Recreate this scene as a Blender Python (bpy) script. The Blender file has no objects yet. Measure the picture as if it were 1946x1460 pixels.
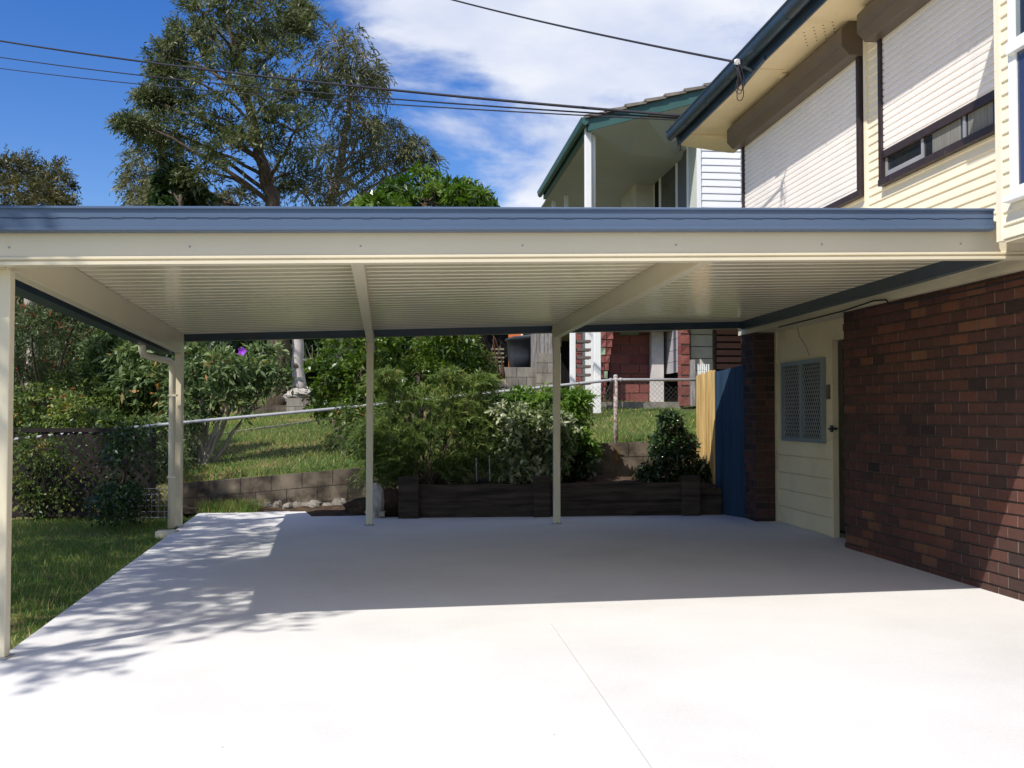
import bpy, math, random
import numpy as np
from mathutils import Vector, Matrix

random.seed(7)
RNG = np.random.default_rng(11)
R = math.radians
col = bpy.context.scene.collection

# ------------------------------------------------------------------ survey
# The camera is the survey station: eye 1.25 m above the slab.  A bearing
# (x, y) plus a range gives a place in the yard.
F, CX, CY = 1967.0, 973.0, 730.0
YAW, PITCH, EYE = R(5.89), R(1.69), 1.25

def ray(x, y):
    u, v = (x - CX) / F, (CY - y) / F
    fwd = math.cos(PITCH) - v * math.sin(PITCH)
    up = v * math.cos(PITCH) + math.sin(PITCH)
    return (u * math.cos(YAW) + fwd * math.sin(YAW),
            -u * math.sin(YAW) + fwd * math.cos(YAW), up, fwd)

def at(x, y, rng):
    a, b, c, f = ray(x, y)
    t = rng / f
    return Vector((a * t, b * t, EYE + c * t))

def onX(x, y, X):
    a, b, c, f = ray(x, y); t = X / a
    return Vector((X, b * t, EYE + c * t))

def onY(x, y, Y):
    a, b, c, f = ray(x, y); t = Y / b
    return Vector((a * t, Y, EYE + c * t))

def onZ(x, y, Z):
    a, b, c, f = ray(x, y); t = (Z - EYE) / c
    return Vector((a * t, b * t, Z))

def lerp(a, b, t): return a + (b - a) * t

# ------------------------------------------------------------------ materials
MATS = {}
def new_mat(name):
    m = bpy.data.materials.new(name); m.use_nodes = True
    nt = m.node_tree; nt.nodes.clear()
    out = nt.nodes.new('ShaderNodeOutputMaterial')
    MATS[name] = m
    return m, nt, out

def N(nt, typ, **kw):
    n = nt.nodes.new(typ)
    for k, v in kw.items():
        if k.startswith('i_'):
            n.inputs[k[2:].replace('_', ' ')].default_value = v
        else:
            setattr(n, k, v)
    return n

def ramp(nt, stops, interp='LINEAR'):
    r = nt.nodes.new('ShaderNodeValToRGB'); r.color_ramp.interpolation = interp
    e = r.color_ramp.elements
    while len(e) < len(stops): e.new(0.5)
    for el, (p, c) in zip(e, stops):
        el.position = p; el.color = (c[0], c[1], c[2], 1)
    return r

def surf(name, c, rough=0.5, var=0.12, scale=3.0, bump=0.0, bscale=60.0, spec=0.4, dirt=None, dscale=1.2,
         dthr=(0.5, 0.75), tint=False, stretch=(1, 1, 1), metallic=0.0, tintstops=None):
    """paint / masonry / timber: base colour, patchy variation, optional grime and bump."""
    m, nt, out = new_mat(name)
    L = nt.links.new
    b = N(nt, 'ShaderNodeBsdfPrincipled'); b.inputs['Roughness'].default_value = rough
    b.inputs['Specular IOR Level'].default_value = spec; b.inputs['Metallic'].default_value = metallic
    L(b.outputs[0], out.inputs[0])
    tc = N(nt, 'ShaderNodeTexCoord'); mp = N(nt, 'ShaderNodeMapping'); mp.inputs['Scale'].default_value = stretch
    L(tc.outputs['Object'], mp.inputs[0])
    n1 = N(nt, 'ShaderNodeTexNoise'); n1.inputs['Scale'].default_value = scale; n1.inputs['Detail'].default_value = 6
    L(mp.outputs[0], n1.inputs['Vector'])
    lo = [x * (1 - var) for x in c]; hi = [min(1, x * (1 + var)) for x in c]
    r1 = ramp(nt, [(0.3, lo), (0.7, hi)]); L(n1.outputs[0], r1.inputs[0])
    cur = r1.outputs[0]
    if tint:
        a = N(nt, 'ShaderNodeAttribute'); a.attribute_name = 'tint'
        if tintstops:
            r2 = ramp(nt, tintstops); L(a.outputs['Fac'], r2.inputs[0])
            mx = N(nt, 'ShaderNodeMix', data_type='RGBA', blend_type='MULTIPLY'); mx.inputs[0].default_value = 1
            nrm = ramp(nt, [(0.3, [1 - var] * 3), (0.7, [1.0] * 3)]); L(n1.outputs[0], nrm.inputs[0])
            L(r2.outputs[0], mx.inputs[6]); L(nrm.outputs[0], mx.inputs[7]); cur = mx.outputs[2]
        else:
            r2 = ramp(nt, [(0, [0.72] * 3), (1, [1.12] * 3)]); L(a.outputs['Fac'], r2.inputs[0])
            mx = N(nt, 'ShaderNodeMix', data_type='RGBA', blend_type='MULTIPLY'); mx.inputs[0].default_value = 1
            L(cur, mx.inputs[6]); L(r2.outputs[0], mx.inputs[7]); cur = mx.outputs[2]
    if dirt:
        n2 = N(nt, 'ShaderNodeTexNoise'); n2.inputs['Scale'].default_value = dscale; n2.inputs['Detail'].default_value = 8
        n2.inputs['Roughness'].default_value = 0.65
        L(mp.outputs[0], n2.inputs['Vector'])
        r3 = ramp(nt, [(dthr[0], (0, 0, 0)), (dthr[1], (1, 1, 1))]); L(n2.outputs[0], r3.inputs[0])
        mx = N(nt, 'ShaderNodeMix', data_type='RGBA'); L(r3.outputs[0], mx.inputs[0])
        L(cur, mx.inputs[6]); mx.inputs[7].default_value = (*dirt, 1); cur = mx.outputs[2]
    L(cur, b.inputs['Base Color'])
    if bump:
        n3 = N(nt, 'ShaderNodeTexNoise'); n3.inputs['Scale'].default_value = bscale; n3.inputs['Detail'].default_value = 5
        L(mp.outputs[0], n3.inputs['Vector'])
        bp = N(nt, 'ShaderNodeBump'); bp.inputs['Strength'].default_value = bump; bp.inputs['Distance'].default_value = 0.01
        L(n3.outputs[0], bp.inputs['Height']); L(bp.outputs[0], b.inputs['Normal'])
    return m

def leafmat(name, stops, rough=0.45, trans=0.35, spec=0.35):
    m, nt, out = new_mat(name); L = nt.links.new
    a = N(nt, 'ShaderNodeAttribute'); a.attribute_name = 'tint'
    r = ramp(nt, stops); L(a.outputs['Fac'], r.inputs[0])
    b = N(nt, 'ShaderNodeBsdfPrincipled'); b.inputs['Roughness'].default_value = rough
    b.inputs['Specular IOR Level'].default_value = spec
    L(r.outputs[0], b.inputs['Base Color'])
    t = N(nt, 'ShaderNodeBsdfTranslucent')
    hs = N(nt, 'ShaderNodeHueSaturation'); hs.inputs['Saturation'].default_value = 1.15; hs.inputs['Value'].default_value = 1.3
    L(r.outputs[0], hs.inputs['Color']); L(hs.outputs[0], t.inputs[0])
    mx = N(nt, 'ShaderNodeMixShader'); mx.inputs[0].default_value = trans
    L(b.outputs[0], mx.inputs[1]); L(t.outputs[0], mx.inputs[2]); L(mx.outputs[0], out.inputs[0])
    return m

CREAM = surf('cream_steel', (0.74, 0.66, 0.48), 0.32, 0.04, 1.5, spec=0.5)
CEIL = surf('cream_roof_sheet', (0.86, 0.77, 0.56), 0.18, 0.04, 1.2, spec=0.6)
BLUE = surf('blue_grey_steel', (0.085, 0.128, 0.205), 0.38, 0.06, 1.5, spec=0.5)
NAVY = surf('dark_blue_gutter', (0.027, 0.048, 0.075), 0.35, 0.2, 2.0, spec=0.45, dirt=(0.075, 0.07, 0.06), dscale=2.5, dthr=(0.55, 0.8))
BOARD = surf('cream_weatherboard', (0.85, 0.77, 0.59), 0.5, 0.05, 2.0, spec=0.3, dirt=(0.74, 0.65, 0.47), dscale=1.5, dthr=(0.6, 0.9))
SOFF = surf('cream_soffit', (0.80, 0.68, 0.45), 0.6, 0.06, 1.5, spec=0.2, dirt=(0.6, 0.47, 0.27), dscale=1.3, dthr=(0.55, 0.9))
PANEL = surf('cream_panel', (0.76, 0.64, 0.42), 0.55, 0.06, 2.0, spec=0.3, dirt=(0.5, 0.43, 0.3), dscale=1.6, dthr=(0.55, 0.85))
TRIM = surf('cream_trim', (0.68, 0.60, 0.42), 0.5, 0.06, 2.0, spec=0.3, dirt=(0.36, 0.31, 0.23), dscale=1.8, dthr=(0.5, 0.8), stretch=(1, 0.35, 2))
SLAT = surf('shutter_white', (0.87, 0.82, 0.765), 0.45, 0.04, 2.0, spec=0.35, dirt=(0.62, 0.58, 0.55), dscale=1.2, dthr=(0.6, 0.9))
BROWN = surf('shutter_brown', (0.115, 0.088, 0.066), 0.4, 0.08, 2.0, spec=0.4)
DKFRAME = surf('dark_brown_frame', (0.035, 0.022, 0.022), 0.45, 0.2, 8.0, spec=0.4, dirt=(0.12, 0.11, 0.11), dscale=20, dthr=(0.62, 0.8))
WHITE = surf('white_paint', (0.82, 0.82, 0.80), 0.5, 0.03, 2.0, spec=0.3)
WHITEB = surf('white_weatherboard', (0.80, 0.80, 0.81), 0.5, 0.03, 2.0, spec=0.3)
GREEN = surf('green_fascia', (0.045, 0.112, 0.10), 0.45, 0.1, 2.0, spec=0.35)
NCEIL = surf('verandah_lining', (0.40, 0.43, 0.40), 0.6, 0.05, 1.0, spec=0.2)
TILE = surf('roof_tile', (0.20, 0.17, 0.14), 0.85, 0.3, 6.0, bump=0.3, dirt=(0.09, 0.09, 0.08), dscale=5)
BLACK = surf('black_plastic', (0.022, 0.024, 0.027), 0.4, 0.15, 4.0, spec=0.4)
BIN = surf('bin_plastic', (0.045, 0.05, 0.06), 0.42, 0.15, 4.0, spec=0.4)
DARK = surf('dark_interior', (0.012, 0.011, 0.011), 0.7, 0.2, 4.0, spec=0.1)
CABLE = surf('cable_black', (0.03, 0.028, 0.035), 0.6, 0.1, 4.0, spec=0.2)
GALV = surf('galvanised_steel', (0.36, 0.365, 0.38), 0.6, 0.12, 9.0, spec=0.3, metallic=0.0, dirt=(0.30, 0.29, 0.29), dscale=14, dthr=(0.55, 0.8))
RUST = surf('rusty_steel', (0.40, 0.38, 0.36), 0.8, 0.2, 18.0, spec=0.2, dirt=(0.20, 0.09, 0.04), dscale=22, dthr=(0.45, 0.62))
WIRE = surf('fence_wire', (0.10, 0.095, 0.085), 0.6, 0.2, 8.0, metallic=0.3)
TIMBER = surf('dark_sleeper', (0.085, 0.066, 0.053), 0.85, 0.35, 3.0, bump=0.6, bscale=30, spec=0.1, dirt=(0.022, 0.018, 0.016), dscale=2.5, dthr=(0.45, 0.7), stretch=(0.6, 3, 6), tint=True)
LATT = surf('weathered_lattice', (0.034, 0.027, 0.026), 0.9, 0.3, 5.0, bump=0.3, spec=0.1, tint=True)
GREYT = surf('grey_paling', (0.32, 0.30, 0.29), 0.9, 0.3, 5.0, bump=0.4, spec=0.1, dirt=(0.13, 0.11, 0.10), dscale=4, dthr=(0.45, 0.75), stretch=(6, 6, 0.8), tint=True)
YELT = surf('yellow_pine', (0.70, 0.48, 0.19), 0.75, 0.35, 3.0, bump=0.4, bscale=20, spec=0.15, dirt=(0.42, 0.24, 0.07), dscale=3.5, dthr=(0.45, 0.8), stretch=(7, 7, 0.5), tint=True)
BLUEF = surf('blue_fence_paint', (0.026, 0.056, 0.100), 0.65, 0.25, 3.0, bump=0.3, bscale=20, spec=0.2, stretch=(7, 7, 0.5), dirt=(0.025, 0.045, 0.075), dscale=4, dthr=(0.5, 0.8), tint=True)
ORANGE = surf('orange_paint', (0.62, 0.16, 0.04), 0.6, 0.1, 3.0)
BARK = surf('grey_brown_bark', (0.115, 0.088, 0.065), 0.95, 0.4, 4.0, bump=0.9, bscale=14, spec=0.08, dirt=(0.05, 0.04, 0.033), dscale=5, dthr=(0.45, 0.7), stretch=(3, 3, 0.7))
PALEBARK = surf('pale_bark', (0.40, 0.35, 0.30), 0.9, 0.25, 4.0, bump=0.5, bscale=18, spec=0.1, dirt=(0.2, 0.16, 0.13), dscale=3, dthr=(0.5, 0.75), stretch=(2, 2, 0.6))
POLEM = surf('pale_trunk_bark', (0.52, 0.47, 0.44), 0.9, 0.18, 4.0, bump=0.3, bscale=25, spec=0.1, dirt=(0.28, 0.23, 0.2), dscale=4, dthr=(0.52, 0.78), stretch=(2, 2, 0.5))
ROCK = surf('pale_rock', (0.50, 0.46, 0.41), 0.95, 0.3, 6.0, bump=1.0, bscale=18, spec=0.1, dirt=(0.14, 0.10, 0.075), dscale=6, dthr=(0.48, 0.66))
SOIL = surf('soil', (0.075, 0.052, 0.036), 0.98, 0.4, 8.0, bump=1.0, bscale=40, spec=0.05, dirt=(0.17, 0.12, 0.075), dscale=14, dthr=(0.55, 0.75))
BLOCK = surf('concrete_block', (0.22, 0.18, 0.135), 0.95, 0.22, 5.0, bump=0.5, bscale=70, spec=0.1, dirt=(0.05, 0.04, 0.033), dscale=2.3, dthr=(0.38, 0.60), tint=True)
BLOCKL = surf('pale_block', (0.29, 0.265, 0.225), 0.95, 0.15, 5.0, bump=0.4, bscale=70, spec=0.1, dirt=(0.085, 0.073, 0.062), dscale=1.6, dthr=(0.46, 0.72), tint=True, stretch=(2, 2, 0.7))
WBLOCK = surf('white_block', (0.66, 0.62, 0.59), 0.9, 0.1, 5.0, bump=0.4, bscale=70, spec=0.1, tint=True)
GREYW = surf('grey_weatherboard', (0.42, 0.39, 0.40), 0.7, 0.06, 3.0, spec=0.2)
MORTAR = surf('mortar', (0.25, 0.22, 0.19), 0.95, 0.2, 20.0, bump=0.3, bscale=120, spec=0.05)
BRICK = surf('brown_brick', (0.2, 0.1, 0.08), 0.9, 0.16, 22.0, bump=0.7, bscale=110, spec=0.12, tint=True,
             tintstops=[(0.0, (0.046, 0.034, 0.033)), (0.3, (0.082, 0.048, 0.040)), (0.55, (0.112, 0.055, 0.045)), (0.8, (0.145, 0.064, 0.049)),
                        (0.93, (0.195, 0.082, 0.050)), (1.0, (0.24, 0.14, 0.085))],
             dirt=(0.055, 0.035, 0.034), dscale=0.9, dthr=(0.55, 0.9))
REDBLK = surf('red_painted_block', (0.4, 0.1, 0.08), 0.85, 0.15, 8.0, bump=1.0, bscale=35, spec=0.15, tint=True,
              tintstops=[(0.0, (0.20, 0.068, 0.060)), (0.8, (0.28, 0.102, 0.086)), (0.86, (0.26, 0.34, 0.24)), (1.0, (0.28, 0.36, 0.25))])
BRSLAT = surf('brown_slat', (0.155, 0.072, 0.062), 0.7, 0.12, 4.0, spec=0.2, stretch=(1, 1, 5))
GLASS_D = surf('dark_glass', (0.02, 0.022, 0.03), 0.05, 0.1, 1.0, spec=0.8)
GLASS_B = surf('blue_glass', (0.035, 0.04, 0.085), 0.06, 0.1, 1.0, spec=0.8)
CURTAIN = surf('curtain', (0.20, 0.195, 0.17), 0.8, 0.25, 3.0, stretch=(1, 12, 0.5))
SCREENF = surf('security_frame', (0.21, 0.25, 0.26), 0.45, 0.08, 4.0, spec=0.4)
SCREENM = surf('security_mesh', (0.36, 0.38, 0.38), 0.5, 0.1, 4.0, spec=0.3)
RED = surf('red_petal', (0.40, 0.03, 0.025), 0.6, 0.2, 6.0)
PURPLE = surf('purple_petal', (0.30, 0.045, 0.55), 0.6, 0.15, 6.0)

# concrete slab with broom texture and faint stains
def slab_mat():
    m, nt, out = new_mat('new_concrete'); L = nt.links.new
    b = N(nt, 'ShaderNodeBsdfPrincipled'); b.inputs['Roughness'].default_value = 0.85; b.inputs['Specular IOR Level'].default_value = 0.2
    L(b.outputs[0], out.inputs[0])
    tc = N(nt, 'ShaderNodeTexCoord')
    n1 = N(nt, 'ShaderNodeTexNoise'); n1.inputs['Scale'].default_value = 0.7; n1.inputs['Detail'].default_value = 8; n1.inputs['Roughness'].default_value = 0.6
    L(tc.outputs['Object'], n1.inputs['Vector'])
    r1 = ramp(nt, [(0.3, (0.655, 0.64, 0.612)), (0.5, (0.72, 0.707, 0.682)), (0.7, (0.76, 0.748, 0.725))]); L(n1.outputs[0], r1.inputs[0])
    n2 = N(nt, 'ShaderNodeTexNoise'); n2.inputs['Scale'].default_value = 55; n2.inputs['Detail'].default_value = 4
    L(tc.outputs['Object'], n2.inputs['Vector'])
    r2 = ramp(nt, [(0.25, (0.92,) * 3), (0.7, (1.0,) * 3)]); L(n2.outputs[0], r2.inputs[0])
    mx = N(nt, 'ShaderNodeMix', data_type='RGBA', blend_type='MULTIPLY'); mx.inputs[0].default_value = 1
    L(r1.outputs[0], mx.inputs[6]); L(r2.outputs[0], mx.inputs[7])
    # tiny specks of leaf litter and grit
    vo = N(nt, 'ShaderNodeTexVoronoi'); vo.inputs['Scale'].default_value = 2.3; L(tc.outputs['Object'], vo.inputs['Vector'])
    r3 = ramp(nt, [(0.0, (1, 1, 1)), (0.008, (1, 1, 1)), (0.014, (0, 0, 0))]); L(vo.outputs['Distance'], r3.inputs[0])
    mx2 = N(nt, 'ShaderNodeMix', data_type='RGBA'); L(r3.outputs[0], mx2.inputs[0])
    L(mx.outputs[2], mx2.inputs[6]); mx2.inputs[7].default_value = (0.2, 0.16, 0.12, 1)
    L(mx2.outputs[2], b.inputs['Base Color'])
    mp = N(nt, 'ShaderNodeMapping'); mp.inputs['Scale'].default_value = (6, 160, 1); mp.inputs['Rotation'].default_value = (0, 0, 0.5)
    L(tc.outputs['Object'], mp.inputs[0])
    n3 = N(nt, 'ShaderNodeTexNoise'); n3.inputs['Scale'].default_value = 1; n3.inputs['Detail'].default_value = 3; L(mp.outputs[0], n3.inputs['Vector'])
    bp = N(nt, 'ShaderNodeBump'); bp.inputs['Strength'].default_value = 0.12; bp.inputs['Distance'].default_value = 0.004
    L(n3.outputs[0], bp.inputs['Height']); L(bp.outputs[0], b.inputs['Normal'])
    return m
SLAB = slab_mat()

def lawn_mat():
    m, nt, out = new_mat('lawn_ground'); L = nt.links.new
    b = N(nt, 'ShaderNodeBsdfPrincipled'); b.inputs['Roughness'].default_value = 0.95; b.inputs['Specular IOR Level'].default_value = 0.1
    L(b.outputs[0], out.inputs[0])
    tc = N(nt, 'ShaderNodeTexCoord')
    n1 = N(nt, 'ShaderNodeTexNoise'); n1.inputs['Scale'].default_value = 0.55; n1.inputs['Detail'].default_value = 8
    L(tc.outputs['Object'], n1.inputs['Vector'])
    r1 = ramp(nt, [(0.36, (0.085, 0.125, 0.034)), (0.5, (0.155, 0.168, 0.055)), (0.64, (0.32, 0.24, 0.11))]); L(n1.outputs[0], r1.inputs[0])
    n2 = N(nt, 'ShaderNodeTexNoise'); n2.inputs['Scale'].default_value = 25; n2.inputs['Detail'].default_value = 6; L(tc.outputs['Object'], n2.inputs['Vector'])
    r2 = ramp(nt, [(0.3, (0.5,) * 3), (0.7, (1.15,) * 3)]); L(n2.outputs[0], r2.inputs[0])
    mx = N(nt, 'ShaderNodeMix', data_type='RGBA', blend_type='MULTIPLY'); mx.inputs[0].default_value = 1
    L(r1.outputs[0], mx.inputs[6]); L(r2.outputs[0], mx.inputs[7]); L(mx.outputs[2], b.inputs['Base Color'])
    bp = N(nt, 'ShaderNodeBump'); bp.inputs['Strength'].default_value = 0.8; bp.inputs['Distance'].default_value = 0.03
    L(n2.outputs[0], bp.inputs['Height']); L(bp.outputs[0], b.inputs['Normal'])
    return m
LAWN = lawn_mat()

L_GRASS = leafmat('grass_blade', [(0, (0.092, 0.173, 0.032)), (0.55, (0.151, 0.254, 0.053)), (0.8, (0.263, 0.304, 0.081)), (1, (0.547, 0.405, 0.182))], 0.6, 0.3, 0.2)
L_OAK = leafmat('silky_leaf', [(0, (0.048, 0.065, 0.026)), (0.5, (0.120, 0.146, 0.060)), (0.85, (0.216, 0.234, 0.114)), (1, (0.348, 0.348, 0.240))], 0.45, 0.3)
L_EUC = leafmat('gum_leaf', [(0, (0.072, 0.084, 0.041)), (0.5, (0.162, 0.170, 0.079)), (1, (0.288, 0.276, 0.156))], 0.42, 0.3)
L_DK = leafmat('dark_broad_leaf', [(0, (0.020, 0.041, 0.013)), (0.6, (0.049, 0.090, 0.026)), (1, (0.123, 0.160, 0.055))], 0.35, 0.25, 0.5)
L_RUS = leafmat('russet_leaf', [(0, (0.054, 0.061, 0.025)), (0.6, (0.115, 0.112, 0.043)), (1, (0.198, 0.154, 0.065))], 0.5, 0.25)
L_MANGO = leafmat('bright_broad_leaf', [(0, (0.031, 0.072, 0.012)), (0.5, (0.094, 0.174, 0.026)), (1, (0.216, 0.300, 0.066))], 0.3, 0.3, 0.5)
L_CIT = leafmat('citrus_leaf', [(0, (0.027, 0.060, 0.011)), (0.5, (0.088, 0.150, 0.022)), (0.85, (0.169, 0.231, 0.041)), (1, (0.338, 0.362, 0.088))], 0.35, 0.3, 0.5)
L_FEA = leafmat('feathery_leaf', [(0, (0.068, 0.115, 0.032)), (0.5, (0.159, 0.230, 0.061)), (0.9, (0.284, 0.338, 0.095)), (1, (0.405, 0.311, 0.115))], 0.5, 0.35)
L_VAR = leafmat('variegated_leaf', [(0, (0.07, 0.12, 0.036)), (0.4, (0.17, 0.23, 0.08)), (0.65, (0.46, 0.50, 0.31)), (1, (0.66, 0.66, 0.52))], 0.45, 0.3)
L_LIME = leafmat('lime_leaf', [(0, (0.056, 0.119, 0.020)), (0.5, (0.140, 0.252, 0.042)), (1, (0.280, 0.392, 0.098))], 0.4, 0.35)
L_CAM = leafmat('glossy_dark_leaf', [(0, (0.019, 0.042, 0.013)), (0.6, (0.045, 0.083, 0.026)), (1, (0.112, 0.160, 0.064))], 0.25, 0.15, 0.6)
L_MIX = leafmat('mixed_shrub_leaf', [(0, (0.036, 0.060, 0.020)), (0.5, (0.096, 0.144, 0.036)), (0.9, (0.240, 0.290, 0.060)), (0.96, (0.440, 0.340, 0.080)), (1, (0.400, 0.140, 0.060))], 0.45, 0.3)
L_TIB = leafmat('grey_green_leaf', [(0, (0.064, 0.104, 0.041)), (0.5, (0.150, 0.216, 0.079)), (0.92, (0.281, 0.346, 0.150)), (1, (0.525, 0.263, 0.094))], 0.45, 0.3)
L_BTL = leafmat('bottlebrush_leaf', [(0, (0.044, 0.073, 0.027)), (0.6, (0.104, 0.136, 0.056)), (0.93, (0.200, 0.230, 0.120)), (0.95, (0.520, 0.080, 0.060)), (1, (0.680, 0.100, 0.070))], 0.5, 0.25)

# ------------------------------------------------------------------ objects
def tag(o, label=None, cat=None, group=None, kind=None):
    if label: o['label'] = label
    if cat: o['category'] = cat
    if group: o['group'] = group
    if kind: o['kind'] = kind
    return o

def empty(name, loc, label=None, cat=None, group=None):
    o = bpy.data.objects.new(name, None); col.objects.link(o)
    o.location = loc; o.empty_display_size = 0.2
    o['org'] = [loc[0], loc[1], loc[2]]
    return tag(o, label, cat, group)

def org_of(o):
    while o.parent: o = o.parent
    return Vector(o['org']) if 'org' in o else o.location.copy()

def link(name, me, mat, parent, org):
    me.materials.append(mat)
    o = bpy.data.objects.new(name, me); col.objects.link(o)
    if parent is not None: o.parent = parent
    else: o.location = org
    return o

class MB:
    """mesh builder working in yard coordinates."""
    def __init__(s): s.v = []; s.f = []; s.t = []; s.cur = 0.5
    def add(s, vs, fs):
        n = len(s.v); s.v += [tuple(v) for v in vs]; s.t += [s.cur] * len(vs)
        s.f += [tuple(i + n for i in f) for f in fs]; return s
    def hexa(s, p):   # 8 points: bottom 4 ccw, top 4 ccw
        return s.add(p, [(0, 3, 2, 1), (4, 5, 6, 7), (0, 1, 5, 4), (1, 2, 6, 5), (2, 3, 7, 6), (3, 0, 4, 7)])
    def box(s, x0, x1, y0, y1, z0, z1):
        return s.hexa([(x0, y0, z0), (x1, y0, z0), (x1, y1, z0), (x0, y1, z0), (x0, y0, z1), (x1, y0, z1), (x1, y1, z1), (x0, y1, z1)])
    def bar(s, a, b, w, h, up=(0, 0, 1)):   # centre line a-b
        a, b = Vector(a), Vector(b); d = (b - a).normalized(); u = Vector(up)
        r = d.cross(u).normalized(); u = r.cross(d).normalized(); r *= w / 2; u *= h / 2
        return s.hexa([a - r - u, a + r - u, b + r - u, b - r - u, a - r + u, a + r + u, b + r + u, b - r + u])
    def tube(s, pts, rad, n=8, cap=True):
        pts = [Vector(p) for p in pts]
        if not hasattr(rad, '__len__'): rad = [rad] * len(pts)
        rings = []; prev = None
        for i, p in enumerate(pts):
            d = (pts[min(i + 1, len(pts) - 1)] - pts[max(i - 1, 0)]).normalized()
            if prev is None:
                ref = Vector((0, 0, 1)) if abs(d.z) < 0.9 else Vector((1, 0, 0))
                r = d.cross(ref).normalized()
            else:
                r = (prev - d * prev.dot(d)).normalized()
            prev = r; u = d.cross(r)
            rings.append([p + (r * math.cos(2 * math.pi * k / n) + u * math.sin(2 * math.pi * k / n)) * rad[i] for k in range(n)])
        vs = [v for rg in rings for v in rg]; fs = []
        for i in range(len(pts) - 1):
            for k in range(n):
                a = i * n + k; b = i * n + (k + 1) % n
                fs.append((a, b, b + n, a + n))
        if cap:
            fs.append(tuple(range(n - 1, -1, -1))); m = (len(pts) - 1) * n; fs.append(tuple(range(m, m + n)))
        return s.add(vs, fs)
    def prism(s, prof, a, b):     # prof: closed list of (p) 3D points at start; b-a is the sweep
        n = len(prof); d = Vector(b) - Vector(a)
        vs = [Vector(p) for p in prof] + [Vector(p) + d for p in prof]
        fs = [(i, (i + 1) % n, (i + 1) % n + n, i + n) for i in range(n)] + [tuple(range(n - 1, -1, -1)), tuple(range(n, 2 * n))]
        return s.add(vs, fs)
    def quad(s, a, b, c, d): return s.add([a, b, c, d], [(0, 1, 2, 3)])
    def blob(s, c, r, seed=0, amp=0.25, sub=10, stacks=7):
        rr = random.Random(seed); c = Vector(c); vs = []; fs = []
        for i in range(stacks + 1):
            th = math.pi * i / stacks
            for k in range(sub):
                ph = 2 * math.pi * k / sub; q = 1 + rr.uniform(-amp, amp)
                vs.append((c.x + r[0] * q * math.sin(th) * math.cos(ph), c.y + r[1] * q * math.sin(th) * math.sin(ph), c.z + r[2] * q * math.cos(th)))
        for i in range(stacks):
            for k in range(sub):
                a = i * sub + k; b = i * sub + (k + 1) % sub
                fs.append((a, a + sub, b + sub, b))
        return s.add(vs, fs)
    def build(s, name, mat, parent=None, smooth=False, org=None, bevel=0.0):
        V = np.array(s.v, dtype=np.float32).reshape(-1, 3)
        if parent is not None: o0 = org_of(parent)
        else:
            o0 = Vector(org) if org is not None else Vector((float(V[:, 0].mean()), float(V[:, 1].mean()), float(V[:, 2].min())))
        me = bpy.data.meshes.new(name)
        me.from_pydata((V - np.array(o0, dtype=np.float32)).tolist(), [], s.f)
        at_ = me.attributes.new('tint', 'FLOAT', 'POINT'); at_.data.foreach_set('value', np.array(s.t, dtype=np.float32))
        if smooth: me.polygons.foreach_set('use_smooth', [True] * len(me.polygons))
        me.update()
        o = link(name, me, mat, parent, o0)
        if parent is None: o['org'] = list(o0)
        if bevel:
            b = o.modifiers.new('edge', 'BEVEL'); b.width = bevel; b.segments = 2; b.limit_method = 'ANGLE'
        return o

def build_np(name, V, nper, mat, parent=None, tint=None, org=None):
    """V (n*nper,3): every nper vertices are one face."""
    V = np.asarray(V, dtype=np.float32)
    if parent is not None: o0 = org_of(parent)
    else: o0 = Vector(org) if org is not None else Vector((float(V[:, 0].mean()), float(V[:, 1].mean()), float(V[:, 2].min())))
    V = V - np.array(o0, dtype=np.float32)
    nf = len(V) // nper
    me = bpy.data.meshes.new(name)
    me.vertices.add(len(V)); me.vertices.foreach_set('co', V.ravel())
    me.loops.add(len(V)); me.loops.foreach_set('vertex_index', np.arange(len(V), dtype=np.int32))
    me.polygons.add(nf); me.polygons.foreach_set('loop_start', np.arange(0, len(V), nper, dtype=np.int32))
    a = me.attributes.new('tint', 'FLOAT', 'POINT')
    a.data.foreach_set('value', (np.full(len(V), 0.5) if tint is None else np.repeat(tint, nper)).astype(np.float32))
    me.update(calc_edges=True)
    o = link(name, me, mat, parent, o0)
    if parent is None: o['org'] = list(o0)
    return o

# ------------------------------------------------------------------ foliage
def unit(a): return a / (np.linalg.norm(a, axis=-1, keepdims=True) + 1e-9)

def leaf_quads(P, D, Ln, Wd, fold=0.15, rng=RNG):
    n = len(P); D = unit(D)
    up = unit(rng.normal(size=(n, 3)) * 0.6 + np.array([0, 0, 1.0]))
    S = unit(np.cross(D, up)); Nn = np.cross(S, D)
    Ln = Ln[:, None]; Wd = Wd[:, None]
    V = np.empty((n, 4, 3))
    V[:, 0] = P
    V[:, 1] = P + D * Ln * 0.45 + S * Wd * 0.5 + Nn * Wd * fold
    V[:, 2] = P + D * Ln - Nn * Ln * 0.12
    V[:, 3] = P + D * Ln * 0.45 - S * Wd * 0.5 + Nn * Wd * fold
    return V.reshape(-1, 3)

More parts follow.
